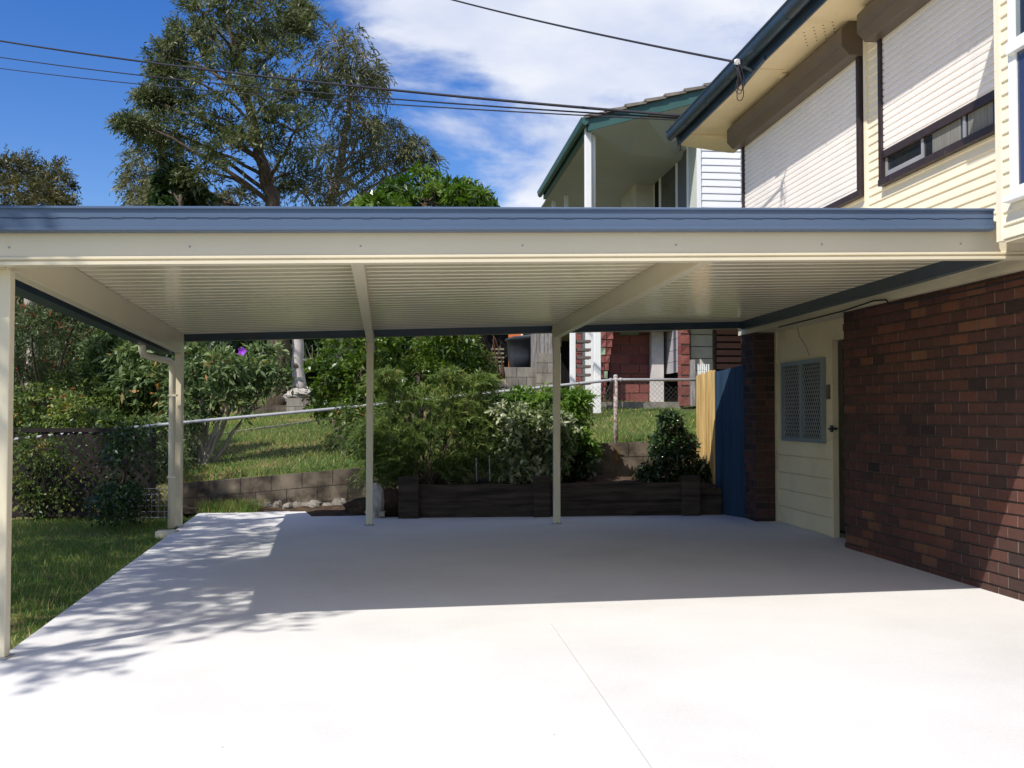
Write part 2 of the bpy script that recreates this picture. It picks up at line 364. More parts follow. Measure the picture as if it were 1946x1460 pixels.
def sprays(O, D, Ls, K, ll, lw, ang=0.8, droop=0.3, rng=RNG, clump_t=None):
    """O (S,3) origins, D dirs; each spray carries K leaves along a drooping twig."""
    S = len(O); D = unit(D)
    t = np.linspace(0.1, 1, K)[None, :, None]
    Ls_ = Ls[:, None, None]
    P = O[:, None, :] + D[:, None, :] * t * Ls_ + np.array([0, 0, -1.0]) * (t ** 2) * Ls_ * droop
    tang = unit(D[:, None, :] + np.array([0, 0, -1.0]) * 2 * t * droop)
    side = unit(np.cross(D, rng.normal(size=(S, 3))))[:, None, :]
    sg = np.where(np.arange(K) % 2 == 0, 1.0, -1.0)[None, :, None]
    LD = tang * math.cos(ang) + side * sg * math.sin(ang) + rng.normal(size=(S, K, 3)) * 0.25
    n = S * K
    ln = rng.uniform(0.7, 1.25, n) * ll; w = rng.uniform(0.75, 1.2, n) * lw
    V = leaf_quads(P.reshape(-1, 3), LD.reshape(-1, 3), ln, w, rng=rng)
    tt = np.repeat(clump_t if clump_t is not None else np.full(S, 0.5), K) + rng.normal(size=n) * 0.16
    return V, np.clip(tt, 0, 1)

def ell(rng, n, shell=0.5):
    d = unit(rng.normal(size=(n, 3)))
    r = rng.uniform(shell ** 3, 1, n) ** (1 / 3)
    return d * r[:, None]

def crown(blobs, sub, per, Ls, K, ll, lw, ang=0.8, droop=0.3, seed=0, subr=0.38, shell=0.45, outw=0.8, up=0.25):
    """blobs: list of (centre Vector, (rx,ry,rz)).  Returns leaf verts, tints and the clump centres (with their blob)."""
    rng = np.random.default_rng(seed); VV = []; TT = []; twigs = []
    for (c, r) in blobs:
        c = np.array(c); r = np.array(r)
        ns = max(3, int(sub))
        e = ell(rng, ns, shell); C = c + e * r * 0.85
        for j in range(ns):
            twigs.append((Vector(c), Vector(C[j])))
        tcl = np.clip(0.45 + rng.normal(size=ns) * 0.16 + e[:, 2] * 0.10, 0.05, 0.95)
        nn = ns * per
        idx = np.repeat(np.arange(ns), per)
        off = ell(rng, nn, 0.1)
        O = C[idx] + off * (r * subr)
        D = unit(off) * 0.6 + unit(e[idx] * r) * outw + rng.normal(size=(nn, 3)) * 0.45 + np.array([0, 0, up])
        V, T = sprays(O, D, rng.uniform(0.6, 1.2, nn) * Ls, K, ll, lw, ang, droop, rng, tcl[idx])
        VV.append(V); TT.append(T)
    return np.concatenate(VV), np.concatenate(TT), twigs

def limb(mb, a, b, r0, r1, seed, n=5, bend=0.12, sides=6, sag=0.0):
    rr = random.Random(seed); a, b = Vector(a), Vector(b); d = b - a; L = d.length
    off = Vector((rr.uniform(-1, 1), rr.uniform(-1, 1), rr.uniform(-.3, 1))) * L * bend
    pts = []; rad = []
    for i in range(n + 1):
        t = i / n
        pts.append(a + d * t + off * math.sin(math.pi * t) + Vector((rr.uniform(-1, 1), rr.uniform(-1, 1), rr.uniform(-1, 1))) * L * 0.015 * (0 < i < n) + Vector((0, 0, -sag * L * t * t)))
        rad.append(lerp(r0, r1, t))
    mb.tube(pts, rad, sides, cap=False)
    return pts

def pblob(px, py, rx, ry, rng, dz=0.0, depth=None):
    c = at(px, py, rng + dz); k = (rng + dz) / F
    return (c, (rx * k, depth if depth else 0.5 * (rx + ry) * k, ry * k))

def make_tree(name, label, cat, base, trunk, blobs, leaf, bark, cp, r0=0.2, r1=0.05, seed=1, twig=0.012, group=None, limbs=True, sides=10, leafname='crown'):
    root = empty(name, base, label, cat, group)
    mb = MB(); pts = [Vector(base)] + [Vector(p) for p in trunk]
    # smooth the trunk path a little
    path = []
    for i in range(len(pts) - 1):
        for k in range(4): path.append(pts[i].lerp(pts[i + 1], k / 4))
    path.append(pts[-1])
    nP = len(path)
    rr = random.Random(seed)
    rads = [lerp(r0, r1, (i / (nP - 1)) ** 0.8) * (1.35 if i == 0 else 1.0) for i in range(nP)]
    path = [p + Vector((rr.uniform(-1, 1), rr.uniform(-1, 1), 0)) * rads[i] * 0.35 * (0 < i < nP - 1) for i, p in enumerate(path)]
    mb.tube(path, rads, sides)
    V, T, tw = crown(blobs, seed=seed, **cp)
    if limbs:
        for bi, (c, r) in enumerate(blobs):
            c = Vector(c)
            # leave the trunk below the blob
            best = min(range(nP), key=lambda i: abs(path[i].z - (c.z - 0.55 * math.hypot(c.x - path[i].x, c.y - path[i].y))) + 0.05 * (path[i] - c).length)
            rb = max(rads[best] * 0.36, twig * 2)
            limb(mb, path[best], c, rb, twig * 1.6, seed * 100 + bi, 6, 0.10, 6)
        for ti, (a, b) in enumerate(tw):
            limb(mb, a, b, twig * 1.3, twig * 0.4, seed * 1000 + ti, 2, 0.1, 4)
    mb.build('trunk', bark, root, smooth=True)
    build_np(leafname, V, 4, leaf, root, T)
    return root

# ------------------------------------------------------------------ camera, light, sky
scn = bpy.context.scene
cam = bpy.data.cameras.new('camera'); co = bpy.data.objects.new('camera', cam); col.objects.link(co)
cam.sensor_fit = 'HORIZONTAL'; cam.sensor_width = 36.0; cam.lens = 36.0 * F / 1946.0
cam.clip_start = 0.05; cam.clip_end = 2000
co.location = (0, 0, EYE); co.rotation_euler = (math.pi / 2 + PITCH, 0, -YAW)
scn.camera = co

SUN = Vector((0.65, 0.62, -1.0)).normalized()      # travel of the light
sl = bpy.data.lights.new('sun', 'SUN'); sl.energy = 5.0; sl.angle = R(0.53); sl.color = (1.0, 0.955, 0.88)
so = bpy.data.objects.new('sun', sl); col.objects.link(so)
so.rotation_euler = SUN.to_track_quat('-Z', 'Y').to_euler(); so.location = (-20, -20, 30)
SUN_EL = math.asin(-SUN.z); SUN_AZ = math.atan2(-SUN.x, -SUN.y)

w = bpy.data.worlds.new('World'); scn.world = w; w.use_nodes = True
nt = w.node_tree; nt.nodes.clear(); L = nt.links.new
wo = N(nt, 'ShaderNodeOutputWorld'); bg = N(nt, 'ShaderNodeBackground'); bg.inputs['Strength'].default_value = 0.11
L(bg.outputs[0], wo.inputs[0])
sky = N(nt, 'ShaderNodeTexSky'); sky.sky_type = 'NISHITA'; sky.sun_disc = False
sky.sun_elevation = SUN_EL; sky.sun_rotation = SUN_AZ; sky.air_density = 1.0; sky.dust_density = 0.6; sky.ozone_density = 2.0
hs = N(nt, 'ShaderNodeHueSaturation'); hs.inputs['Saturation'].default_value = 1.42; hs.inputs['Hue'].default_value = 0.518; hs.inputs['Value'].default_value = 1.4
L(sky.outputs[0], hs.inputs['Color'])
tc = N(nt, 'ShaderNodeTexCoord'); sep = N(nt, 'ShaderNodeSeparateXYZ'); L(tc.outputs['Generated'], sep.inputs[0])
def M(op, a, b=None, clamp=False):
    n = N(nt, 'ShaderNodeMath', operation=op); n.use_clamp = clamp
    for i, q in enumerate((a, b)):
        if q is None: continue
        if isinstance(q, (int, float)): n.inputs[i].default_value = q
        else: L(q, n.inputs[i])
    return n.outputs[0]
zz = M('ADD', M('MAXIMUM', sep.outputs[2], 0.0), 0.16)
cx = M('DIVIDE', sep.outputs[0], zz); cy = M('DIVIDE', sep.outputs[1], zz)
cmb = N(nt, 'ShaderNodeCombineXYZ'); L(cx, cmb.inputs[0]); L(cy, cmb.inputs[1])
nz = N(nt, 'ShaderNodeTexNoise'); nz.inputs['Scale'].default_value = 1.6; nz.inputs['Detail'].default_value = 9; nz.inputs['Roughness'].default_value = 0.56; nz.inputs['Distortion'].default_value = 0.25
mpw = N(nt, 'ShaderNodeMapping'); mpw.inputs['Location'].default_value = (3.1, 1.7, 0.0); L(cmb.outputs[0], mpw.inputs[0]); L(mpw.outputs[0], nz.inputs['Vector'])
# a bank of cloud lies to the right of north-west; the west is clear
bear = M('SUBTRACT', M('DIVIDE', sep.outputs[0], M('ADD', M('ABSOLUTE', sep.outputs[1]), 0.2)), M('MULTIPLY', M('MAXIMUM', M('MULTIPLY', sep.outputs[1], -1.0), 0.0), 0.3))  # cloud behind the camera is unseen, added there for neutral fill light
bank = N(nt, 'ShaderNodeMapRange', interpolation_type='SMOOTHSTEP'); L(bear, bank.inputs[0])
bank.inputs[1].default_value = -0.22; bank.inputs[2].default_value = 0.10; bank.inputs[3].default_value = -0.42; bank.inputs[4].default_value = 0.16
low = N(nt, 'ShaderNodeMapRange', interpolation_type='SMOOTHSTEP'); L(sep.outputs[2], low.inputs[0])
low.inputs[1].default_value = 0.16; low.inputs[2].default_value = 0.36; low.inputs[3].default_value = -0.16; low.inputs[4].default_value = 0.0
dens = M('ADD', M('ADD', nz.outputs[0], bank.outputs[0]), low.outputs[0])
cov = N(nt, 'ShaderNodeMapRange', interpolation_type='SMOOTHSTEP'); L(dens, cov.inputs[0])
cov.inputs[1].default_value = 0.47; cov.inputs[2].default_value = 0.64; cov.inputs[3].default_value = 0; cov.inputs[4].default_value = 0.93
cc = ramp(nt, [(0.0, (5.0, 5.8, 8.0)), (1.0, (8.6, 8.8, 9.3))])
shd = N(nt, 'ShaderNodeTexNoise'); shd.inputs['Scale'].default_value = 2.6; shd.inputs['Detail'].default_value = 6; L(mpw.outputs[0], shd.inputs['Vector'])
shr = N(nt, 'ShaderNodeMapRange'); L(shd.outputs[0], shr.inputs[0]); shr.inputs[1].default_value = 0.32; shr.inputs[2].default_value = 0.62
L(shr.outputs[0], cc.inputs[0])
mxw = N(nt, 'ShaderNodeMix', data_type='RGBA'); L(cov.outputs[0], mxw.inputs[0]); L(hs.outputs[0], mxw.inputs[6]); L(cc.outputs[0], mxw.inputs[7])
L(mxw.outputs[2], bg.inputs['Color'])

scn.view_settings.view_transform = 'Standard'; scn.view_settings.look = 'None'; scn.view_settings.exposure = 0; scn.view_settings.gamma = 1
try:
    scn.cycles.max_bounces = 8; scn.cycles.transparent_max_bounces = 8
except Exception: pass

# ------------------------------------------------------------------ ground
WY = 13.95                                  # front face of the block retaining wall
_wp = [onY(0, 940, WY), onY(350, 919, WY), onY(700, 889, WY), onY(1110, 844, WY), onY(1300, 838, WY)]
_wp = [(p.x, p.z) for p in _wp]
def wall_top(X):
    if X <= _wp[0][0]: return max(0.0, _wp[0][1] + (X - _wp[0][0]) * 0.06)
    for (xa, za), (xb, zb) in zip(_wp, _wp[1:]):
        if X <= xb: return lerp(za, zb, (X - xa) / (xb - xa))
    return _wp[-1][1]
def hill(X, Y):
    d = Y - WY
    up = 0.088 * min(d, 17) + 0.03 * max(0, min(d - 17, 60))
    return wall_top(X) - 0.03 + up

mb = MB()
mb.quad((-300, -300, -0.065), (300, -300, -0.065), (300, WY + 0.1, -0.065), (-300, WY + 0.1, -0.065))
tag(mb.build('ground', LAWN, org=(0, 0, 0)), kind='structure')
mb = MB()
xs = [-300, -80, -40, -20] + [x * 0.5 for x in range(-28, 29)] + [20, 40, 80, 300]
ys = [WY + 0.1 + k * 0.6 for k in range(0, 34)] + [36, 42, 55, 80, 140, 300]
vs = []
for x in xs: vs.append((x, WY + 0.095, -0.12))
for y in ys:
    for x in xs:
        vs.append((x, y, hill(x, y) + (0.025 * math.sin(x * 2.3 + y) * math.sin(y * 1.9) if y > WY + 0.5 else 0)))
nx = len(xs)
mb.add(vs, [(j * nx + i, j * nx + i + 1, (j + 1) * nx + i + 1, (j + 1) * nx + i) for j in range(len(ys)) for i in range(nx - 1)])
tag(mb.build('sloping_yard', LAWN, org=(0, 0, 0), smooth=True), kind='structure')

# slab: three pours with open joints
sl0 = onZ(14, 1240, 0); sl1 = onZ(385, 970, 0)
def slab_left(Y): return lerp(sl0.x, sl1.x, (Y - sl0.y) / (sl1.y - sl0.y))
JY, JX = 6.06, 0.872
def poly_slab(mb, pts, h=0.13):
    n = len(pts); mb.add([(x, y, 0) for x, y in pts] + [(x, y, -h) for x, y in pts],
                         [tuple(range(n))] + [(i + n, (i + 1) % n + n, (i + 1) % n, i) for i in range(n)])
mb = MB()
bk = onZ(690, 972, 0)
poly_slab(mb, [(slab_left(JY), JY), (4.6, JY + 0.25), (4.6, 12.75), (-0.3, 12.75), (bk.x, bk.y), (sl1.x, sl1.y)])
poly_slab(mb, [(slab_left(-8), -8), (JX - 0.002, -8), (JX - 0.002, JY + 0.25 * (JX - .002 - slab_left(JY)) / (4.6 - slab_left(JY))), (slab_left(JY), JY)])
poly_slab(mb, [(JX + 0.002, -8), (4.6, -8), (4.6, JY + 0.25), (JX + 0.002, JY + 0.25 * (JX + .002 - slab_left(JY)) / (4.6 - slab_left(JY)))])
tag(mb.build('concrete_slab', SLAB, org=(0, 0, 0)), kind='structure')

# ------------------------------------------------------------------ carport
cp_org = onZ(700, 1100, 0)
carport = empty('carport', (0.9, 8.8, 0), 'cream and blue steel carport with ribbed flat roof over the new slab', 'carport')
XL, XR = -2.2, 4.06
def Fy(X): return 5.37 + 0.0677 * (X + 2.4)         # front line
def Rz(X): return 2.285 + 0.0315 * (X + 2.4)        # top of fascia
YB = 12.0
def leftX(Y): return lerp(-2.20, -2.66, (Y - 5.4) / (YB - 5.4))
def ceil_z(X, Y): return Rz(X) - 0.075 - 0.05 * (Y - 5.4) / (YB - 5.4)
BX = 3.46                                            # fascia stops behind the bay
# front fascia: flat face with a rolled top and bottom lip, crease in the middle
def along_front(mb, prof, xa, xb, off=0.0):
    """prof: (dy, dz) from the front line / fascia top."""
    a = [(xa, Fy(xa) + dy + off, Rz(xa) + dz) for dy, dz in prof]
    d = Vector((xb - xa, Fy(xb) - Fy(xa), Rz(xb) - Rz(xa)))
    n = len(prof); vs = [Vector(p) for p in a] + [Vector(p) + d for p in a]
    mb.add(vs, [(i, (i + 1) % n, (i + 1) % n + n, i + n) for i in range(n)] + [tuple(range(n - 1, -1, -1)), tuple(range(n, 2 * n))])
mb = MB()
along_front(mb, [(0.055, 0.0), (0.0, 0.0), (-0.012, -0.006), (-0.012, -0.014), (0.0, -0.018), (0.0, -0.058), (0.006, -0.060), (0.006, -0.064), (0.0, -0.066),
                 (0.0, -0.106), (-0.010, -0.110), (-0.010, -0.124), (0.004, -0.130), (0.055, -0.130), (0.055, -0.118), (0.012, -0.112), (0.012, -0.012), (0.055, -0.012)], leftX(5.4), BX)
fas = mb.build('front_fascia', BLUE, carport)
mb = MB(); x = -2.12
slotm = surf('slot_shadow', (0.06, 0.082, 0.135), 0.5)
while x < BX - 0.1:
    mb = MB(); along_front(mb, [(-0.003, -0.0590), (0.003, -0.0590), (0.003, -0.0642), (-0.003, -0.0642)], x, x + 0.052)
    mb.build('overflow_slot', slotm, fas); x += 0.157
# front beam: cream channel behind and below the fascia
mb = MB()
along_front(mb, [(0.075, -0.10), (0.065, -0.10), (0.065, -0.246), (0.055, -0.252), (0.055, -0.262), (0.068, -0.266), (0.068, -0.272), (0.052, -0.276), (0.052, -0.292), (0.125, -0.292), (0.125, -0.276), (0.078, -0.27)], leftX(5.4) + 0.03, 4.10)
mb.build('front_beam', CREAM, carport)
# ribbed roof sheet: ribs run from the house down to the left gutter
mb = MB(); pitch = 0.19; n = int((YB - 5.42) / pitch)
y = 5.44; prof = []
while y < YB:
    prof += [(y, 0.0), (y + 0.128, 0.0), (y + 0.142, 0.028), (y + 0.170, 0.028), (y + 0.184, 0.0)]
    y += pitch
vs = []; fs = []
XN = 6
for (y, dz) in prof:
    t = (y - 5.4) / (YB - 5.4)
    for k in range(XN + 1):
        u = k / XN
        xa = leftX(min(y, YB)); X = lerp(xa + 0.03, XR - 0.03, u)
        Y = lerp(Fy(X) + 0.02, YB, (y - 5.44) / (YB - 5.44))
        vs.append((X, Y, ceil_z(X, Y) + dz + 0.0015 * math.sin(X * 3.1 + y * 2)))
for j in range(len(prof) - 1):
    for k in range(XN):
        a = j * (XN + 1) + k
        fs.append((a, a + XN + 1, a + XN + 2, a + 1))
mb.add(vs, fs)
o = mb.build('roof_sheet', CEIL, carport)
mb = MB(); mb.add([(x, y, z + 0.004) for x, y, z in vs], fs)
mb.build('roof_bounce_sheet', surf('bounce_cream', (0.62, 0.55, 0.42), 0.5, 0.05), carport)  # unseen sheet added on top; its cream sets the warm bounce on the wall
# rafters
def rafter(xa, xb, h=0.152, wd=0.062, ya=None, yb=None):
    ya = Fy(xa) + 0.13 if ya is None else ya; yb = 11.94 if yb is None else yb
    za, zb = ceil_z(xa, ya) - 0.003, ceil_z(xb, yb) - 0.003
    mb = MB(); hw = wd / 2
    for dx0, dx1, t0, t1 in ((-hw, hw, h, 0.0),):
        mb.hexa([(xa + dx0, ya, za - t0), (xa + dx1, ya, za - t0), (xb + dx1, yb, zb - t0), (xb + dx0, yb, zb - t0),
                 (xa + dx0, ya, za - t1), (xa + dx1, ya, za - t1), (xb + dx1, yb, zb - t1), (xb + dx0, yb, zb - t1)])
    # returned lip along the bottom of the channel
    for s in (-1, 1):
        mb.hexa([(xa + s * hw - 0.006, ya, za - h - 0.002), (xa + s * hw + 0.006, ya, za - h - 0.002), (xb + s * hw + 0.006, yb, zb - h - 0.002), (xb + s * hw - 0.006, yb, zb - h - 0.002),
                 (xa + s * hw - 0.006, ya, za - h + 0.016), (xa + s * hw + 0.006, ya, za - h + 0.016), (xb + s * hw + 0.006, yb, zb - h + 0.016), (xb + s * hw - 0.006, yb, zb - h + 0.016)])
    return mb.build('rafter', CREAM, carport)
pFL = onZ(0, 1250, 0); pBL = onZ(338, 1001, 0); pB2 = onZ(702, 998, 0); pB3 = onZ(1058, 995, 0)
rafter(pFL.x, pBL.x, h=0.215)
rafter(-0.27, pB2.x)
rafter(1.84, pB3.x)
# posts with base plates
def post(p, top, s=0.078):
    mb = MB(); h = s / 2
    mb.box(p.x - h, p.x + h, p.y - h, p.y + h, 0.006, top)
    o = mb.build('post', CREAM, carport, bevel=0.006)
    b = MB(); b.box(p.x - h - 0.012, p.x + h + 0.012, p.y - h - 0.03, p.y + h + 0.03, 0.0, 0.006)
    for sx in (-1, 1): b.tube([(p.x, p.y + sx * (h + 0.018), 0.006), (p.x, p.y + sx * (h + 0.018), 0.02)], 0.007, 6)
    b.build('base_plate', GALV, o)
def cleat(p, z, dx):
    mb = MB(); mb.box(p.x + dx - 0.003, p.x + dx + 0.003, p.y - 0.055, p.y + 0.055, z - 0.10, z + 0.10); o = mb.build('bracket_plate', CREAM, carport, bevel=0.001)
    for k in (-0.06, 0.06):
        b = MB(); b.tube([(p.x + dx - 0.011, p.y, z + k), (p.x + dx + 0.011, p.y, z + k)], 0.010, 6); b.build('bolt', GALV, o)
for p_ in (pB2, pB3):
    cleat(p_, ceil_z(p_.x, p_.y) - 0.16, -0.043); cleat(p_, ceil_z(p_.x, p_.y) - 0.16, 0.043)
x = -2.0
while x < 3.3:
    b = MB(); b.tube([(x, Fy(x) + 0.066, Rz(x) - 0.20), (x, Fy(x) + 0.060, Rz(x) - 0.20)], 0.0055, 6); b.build('screw_head', GALV, carport); x += 0.88
post(pFL, Rz(pFL.x) - 0.293, 0.074)
post(pBL, ceil_z(pBL.x, pBL.y) - 0.004, 0.085)
post(pB2, ceil_z(pB2.x, pB2.y) - 0.02)
post(pB3, ceil_z(pB3.x, pB3.y) - 0.02)
# gutters: left side (square profile) and rear
mb = MB()
def gut(mb, a, b, out, h=0.115, wd=0.10, th=0.004):
    """square gutter hung from a to b (top inner edge), out = horizontal unit vector pointing away from the roof."""
    a, b, o_ = Vector(a), Vector(b), Vector(out); z = Vector((0, 0, 1))
    pr = [(0, 0), (0, -h), (wd, -h), (wd, 0.012), (wd - 0.012, 0.012), (wd - 0.012, 0.004), (wd - th, 0.0), (wd - th, -h + th), (th, -h + th), (th, 0)]
    mb.prism([a + o_ * u + z * v for u, v in pr], a, b)
ga, gb = (leftX(5.4), 5.42, ceil_z(-2.2, 5.4) + 0.03), (leftX(YB), YB + 0.06, ceil_z(-2.66, YB) + 0.03)
gut(mb, (ga[0] + 0.03, ga[1], ga[2]), (gb[0] + 0.03, gb[1], gb[2]), (-1, 0, 0), h=0.255, wd=0.115)
sg = mb.build('side_gutter', NAVY, carport)
mb = MB()
gut(mb, (leftX(YB), YB + 0.003, ceil_z(-2.66, YB) + 0.02), (XR, YB + 0.003, ceil_z(XR, YB) + 0.02), (0, 1, 0), h=0.10, wd=0.11)
mb.build('rear_gutter', NAVY, carport)
# downpipe off the left gutter
o0 = at(261, 655, 10.45); e1 = at(262, 676, 10.45)
xd = onZ(325, 1004, 0)
mb = MB()
zt = 1.86
pp = [Vector((leftX(10.7) - 0.04, 10.62, 2.02)), Vector((leftX(10.7) - 0.04, 10.62, 1.90)), Vector((leftX(10.7) - 0.035, 10.66, 1.855)), Vector((leftX(10.7) - 0.03, 10.74, 1.845)),
      Vector((xd.x - 0.01, xd.y - 0.12, 1.835)), Vector((xd.x, xd.y - 0.03, 1.815)), Vector((xd.x, xd.y, 1.77)), Vector((xd.x, xd.y, 1.0)), Vector((xd.x, xd.y, 0.0))]
mb.tube(pp, 0.037, 14)
dp = mb.build('downpipe', CREAM, carport, smooth=True)
for z in (0.55, 1.45):
    mb = MB(); mb.box(xd.x - 0.041, xd.x + 0.05, xd.y - 0.041, xd.y + 0.041, z, z + 0.022)
    mb.build('pipe_clip', CREAM, dp)
# flashing along the house
mb = MB()
mb.hexa([(3.985, 5.62 + 0.2, Rz(4) - 0.185), (4.058, 5.62 + 0.2, Rz(4) - 0.185), (4.058, YB, Rz(4) - 0.22), (3.985, YB, Rz(4) - 0.22),
         (3.985, 5.62 + 0.2, Rz(4) - 0.08), (4.058, 5.62 + 0.2, Rz(4) - 0.08), (4.058, YB, Rz(4) - 0.128), (3.985, YB, Rz(4) - 0.128)])
mb.build('wall_flashing', NAVY, carport)
# splash block under the downpipe
mb = MB(); q = onZ(322, 1020, -0.05)
mb.box(q.x - 0.13, q.x + 0.08, q.y - 0.09, q.y + 0.09, -0.07, 0.015)
tag(mb.build('splash_block', surf('cream_block', (0.6, 0.54, 0.40), 0.9, 0.15, 9, bump=0.4), bevel=0.008), 'small pale block at the foot of the round downpipe on the lawn edge', 'block')

# ------------------------------------------------------------------ the house on the right
house = empty('house', (5.5, 5.5, 0), 'two storey house with brown brick below and cream weatherboards and roller shutters above', 'house')
HX = 4.12; UX = 4.12
# real bricks
mb = MB()
rr = random.Random(5)
PERP = MB()
def bricks(mb, ya, yb, z0, z1, X, L=0.24, H=0.086, j=0.010):
    row = 0; z = z0
    while z < z1 - 0.02:
        y = ya - (0.12 if row % 2 else 0)
        zt = min(z + H - j, z1)
        while y < yb:
            a, b = max(y, ya), min(y + L - j, yb)
            if b - a > 0.02:
                # blend of colours lies in loose drifts
                g = 0.40 + 0.34 * math.sin(y * 0.9 + z * 2.2) * math.sin(z * 1.7 - 0.6 + y * 0.25)
                mb.cur = min(0.95, max(0, g + rr.gauss(0, 0.18))) if rr.random() > 0.003 else 1.0
                dx = rr.uniform(-0.002, 0.002); c = 0.0035
                if b < yb - 0.02: PERP.box(X + 0.0035, X + 0.012, b, b + j, z + 0.002, zt - 0.002)
                mb.hexa([(X + dx, a + c, z + c), (X + 0.03, a, z), (X + 0.03, b, z), (X + dx, b - c, z + c),
                         (X + dx, a + c, zt - c), (X + 0.03, a, zt), (X + 0.03, b, zt), (X + dx, b - c, zt - c)])
            y += L
        z += H; row += 1
YE = onX(1605, 1040, HX).y
bricks(mb, -2.0, YE, -0.03, 2.30, HX)
bw = mb.build('brick_wall', BRICK, house)
PERP.build('perpend_mortar', surf('light_mortar', (0.21, 0.175, 0.15), 0.95, 0.25, 20.0, spec=0.05, dirt=(0.10, 0.075, 0.065), dscale=1.0, dthr=(0.45, 0.7)), bw); PERP = MB()
mb = MB(); mb.box(HX + 0.013, HX + 0.22, -2.0, YE - 0.002, -0.05, 2.30)
BEDSHADE = surf('shaded_mortar', (0.10, 0.08, 0.07), 0.95, 0.25, 20.0, spec=0.05)  # bed mortar darkened to paint in the shadow of the raked joints
mb.build('mortar', BEDSHADE, bw)
# pier at the far corner
mb = MB()
PY0 = 11.78; PY1 = 12.30; PX0 = 4.085; PX1 = 4.34
bricks(mb, PY0 + 0.01, PY1, -0.03, 2.30, PX0)
def bricks_front(mb, xa, xb, z0, z1, Y):
    row = 0; z = z0
    while z < z1 - 0.02:
        cuts = [xa, xb - 0.11, xb] if row % 2 else [xa, xa + 0.12, xb]
        zt = min(z + 0.076, z1)
        for a, b in zip(cuts, cuts[1:]):
            mb.cur = min(1, max(0, 0.3 + rr.gauss(0, 0.16)))
            mb.hexa([(a + 0.004, Y, z + 0.003), (b - 0.008, Y, z + 0.003), (b - 0.004, Y + 0.03, z), (a, Y + 0.03, z),
                     (a + 0.004, Y, zt - 0.003), (b - 0.008, Y, zt - 0.003), (b - 0.004, Y + 0.03, zt), (a, Y + 0.03, zt)])
        z += 0.086; row += 1
bricks_front(mb, PX0 + 0.002, PX1, -0.03, 2.30, PY0)
pier = mb.build('brick_pier', BRICK, house)
mb = MB(); mb.box(PX0 + 0.011, PX1 - 0.004, PY0 + 0.011, PY1, -0.05, 2.3); mb.build('mortar', BEDSHADE, pier)
# cream panelled recess with the window and the side door
RX = 4.335
YD = onX(1585, 1022, RX - 0.012).y + 0.01
mb = MB()
z = 0.0
while z < 1.02:
    mb.box(RX, RX + 0.04, YD, PY0 + 0.02, max(z, 0.015), min(z + 0.198, 1.03) - 0.009); z += 0.198
mb.box(RX, RX + 0.04, YD, PY0 + 0.02, 1.026, 2.30)
mb.box(RX + 0.002, RX + 0.06, YE - 0.1, YD - 0.001, onX(1596, 645, RX).z, 2.30)
bwd = mb.build('boarded_wall', PANEL, house)
mb = MB(); mb.box(RX + 0.016, RX + 0.05, YD + 0.003, PY0 + 0.02, 0.0, 2.29); mb.build('board_backing', TRIM, bwd)
mb = MB(); mb.box(RX - 0.012, RX + 0.05, YD - 0.002, YD + 0.05, 0.0, onX(1586, 645, RX).z)
mb.build('corner_trim', PANEL, house)
mb = MB(); mb.box(RX - 0.018, RX - 0.001, PY0 - 0.07, PY0 - 0.002, 0.0, 2.28); mb.build('corner_trim', TRIM, house)
mb = MB(); mb.box(RX + 0.09, RX + 0.13, YE - 0.25, YD - 0.03, 0.0, 2.2)
dr = mb.build('door', DARK, house)
mb = MB(); hz = onX(1585, 815, RX).z
mb.tube([(RX + 0.01, YD - 0.06, hz), (RX - 0.05, YD - 0.06, hz), (RX - 0.05, YD - 0.0, hz)], 0.012, 8); mb.box(RX - 0.028, RX - 0.018, YD - 0.028, YD + 0.03, hz - 0.035, hz + 0.035)
mb.build('handle', BLACK, dr, smooth=False)
# security window
wa = onX(1570, 760, RX).y; wb = onX(1491, 760, RX).y
wz0 = onX(1530, 840, RX).z; wz1 = onX(1530, 685, RX).z
mb = MB(); t = 0.045; wm = (wa + wb) / 2
for (a, b, c, d) in ((wa, wb, wz0, wz0 + t), (wa, wb, wz1 - t, wz1), (wa, wa + t, wz0 + t, wz1 - t), (wb - t, wb, wz0 + t, wz1 - t), (wm - t * 0.8, wm + t * 0.8, wz0 + t, wz1 - t)):
    mb.box(RX - 0.045, RX - 0.002, a, b, c, d)
win = mb.build('security_window', SCREENF, house)
mb = MB(); mb.box(RX - 0.010, RX - 0.003, wa + t, wb - t, wz0 + t, wz1 - t); mb.build('pane', DARK, win)  # near-black colour paints the dark interior behind the mesh
mb = MB()
for (a, b) in ((wa + t, wm - t * 0.8), (wm + t * 0.8, wb - t)):
    c, d = wz0 + t, wz1 - t; st = 0.052
    for s in (-1, 1):
        k = -40
        while k < 60:
            # diagonal bar y + s*z*0.6 = k*st
            p = []
            for zz_ in (c, d): p.append((a + k * st + s * (zz_ - c) * 0.62, zz_))
            (y0, z0), (y1, z1) = p
            def clip(y0, z0, y1, z1):
                for lim, sg_ in ((a, 1), (b, -1)):
                    i0, i1 = sg_ * (y0 - lim), sg_ * (y1 - lim)
                    if i0 < 0 and i1 < 0: return None
                    if i0 < 0: f_ = i0 / (i0 - i1); y0, z0 = y0 + (y1 - y0) * f_, z0 + (z1 - z0) * f_
                    elif i1 < 0: f_ = i1 / (i1 - i0); y1, z1 = y1 + (y0 - y1) * f_, z1 + (z0 - z1) * f_
                return y0, z0, y1, z1
            q = clip(y0, z0, y1, z1)
            if q and abs(q[1] - q[3]) > 0.01:
                X = RX - 0.024 - 0.003 * s
                mb.bar((X, q[0], q[1]), (X, q[2], q[3]), 0.004, 0.0058, up=(0, 1, 0))
            k += 1
mb.build('diamond_mesh', SCREENM, win)
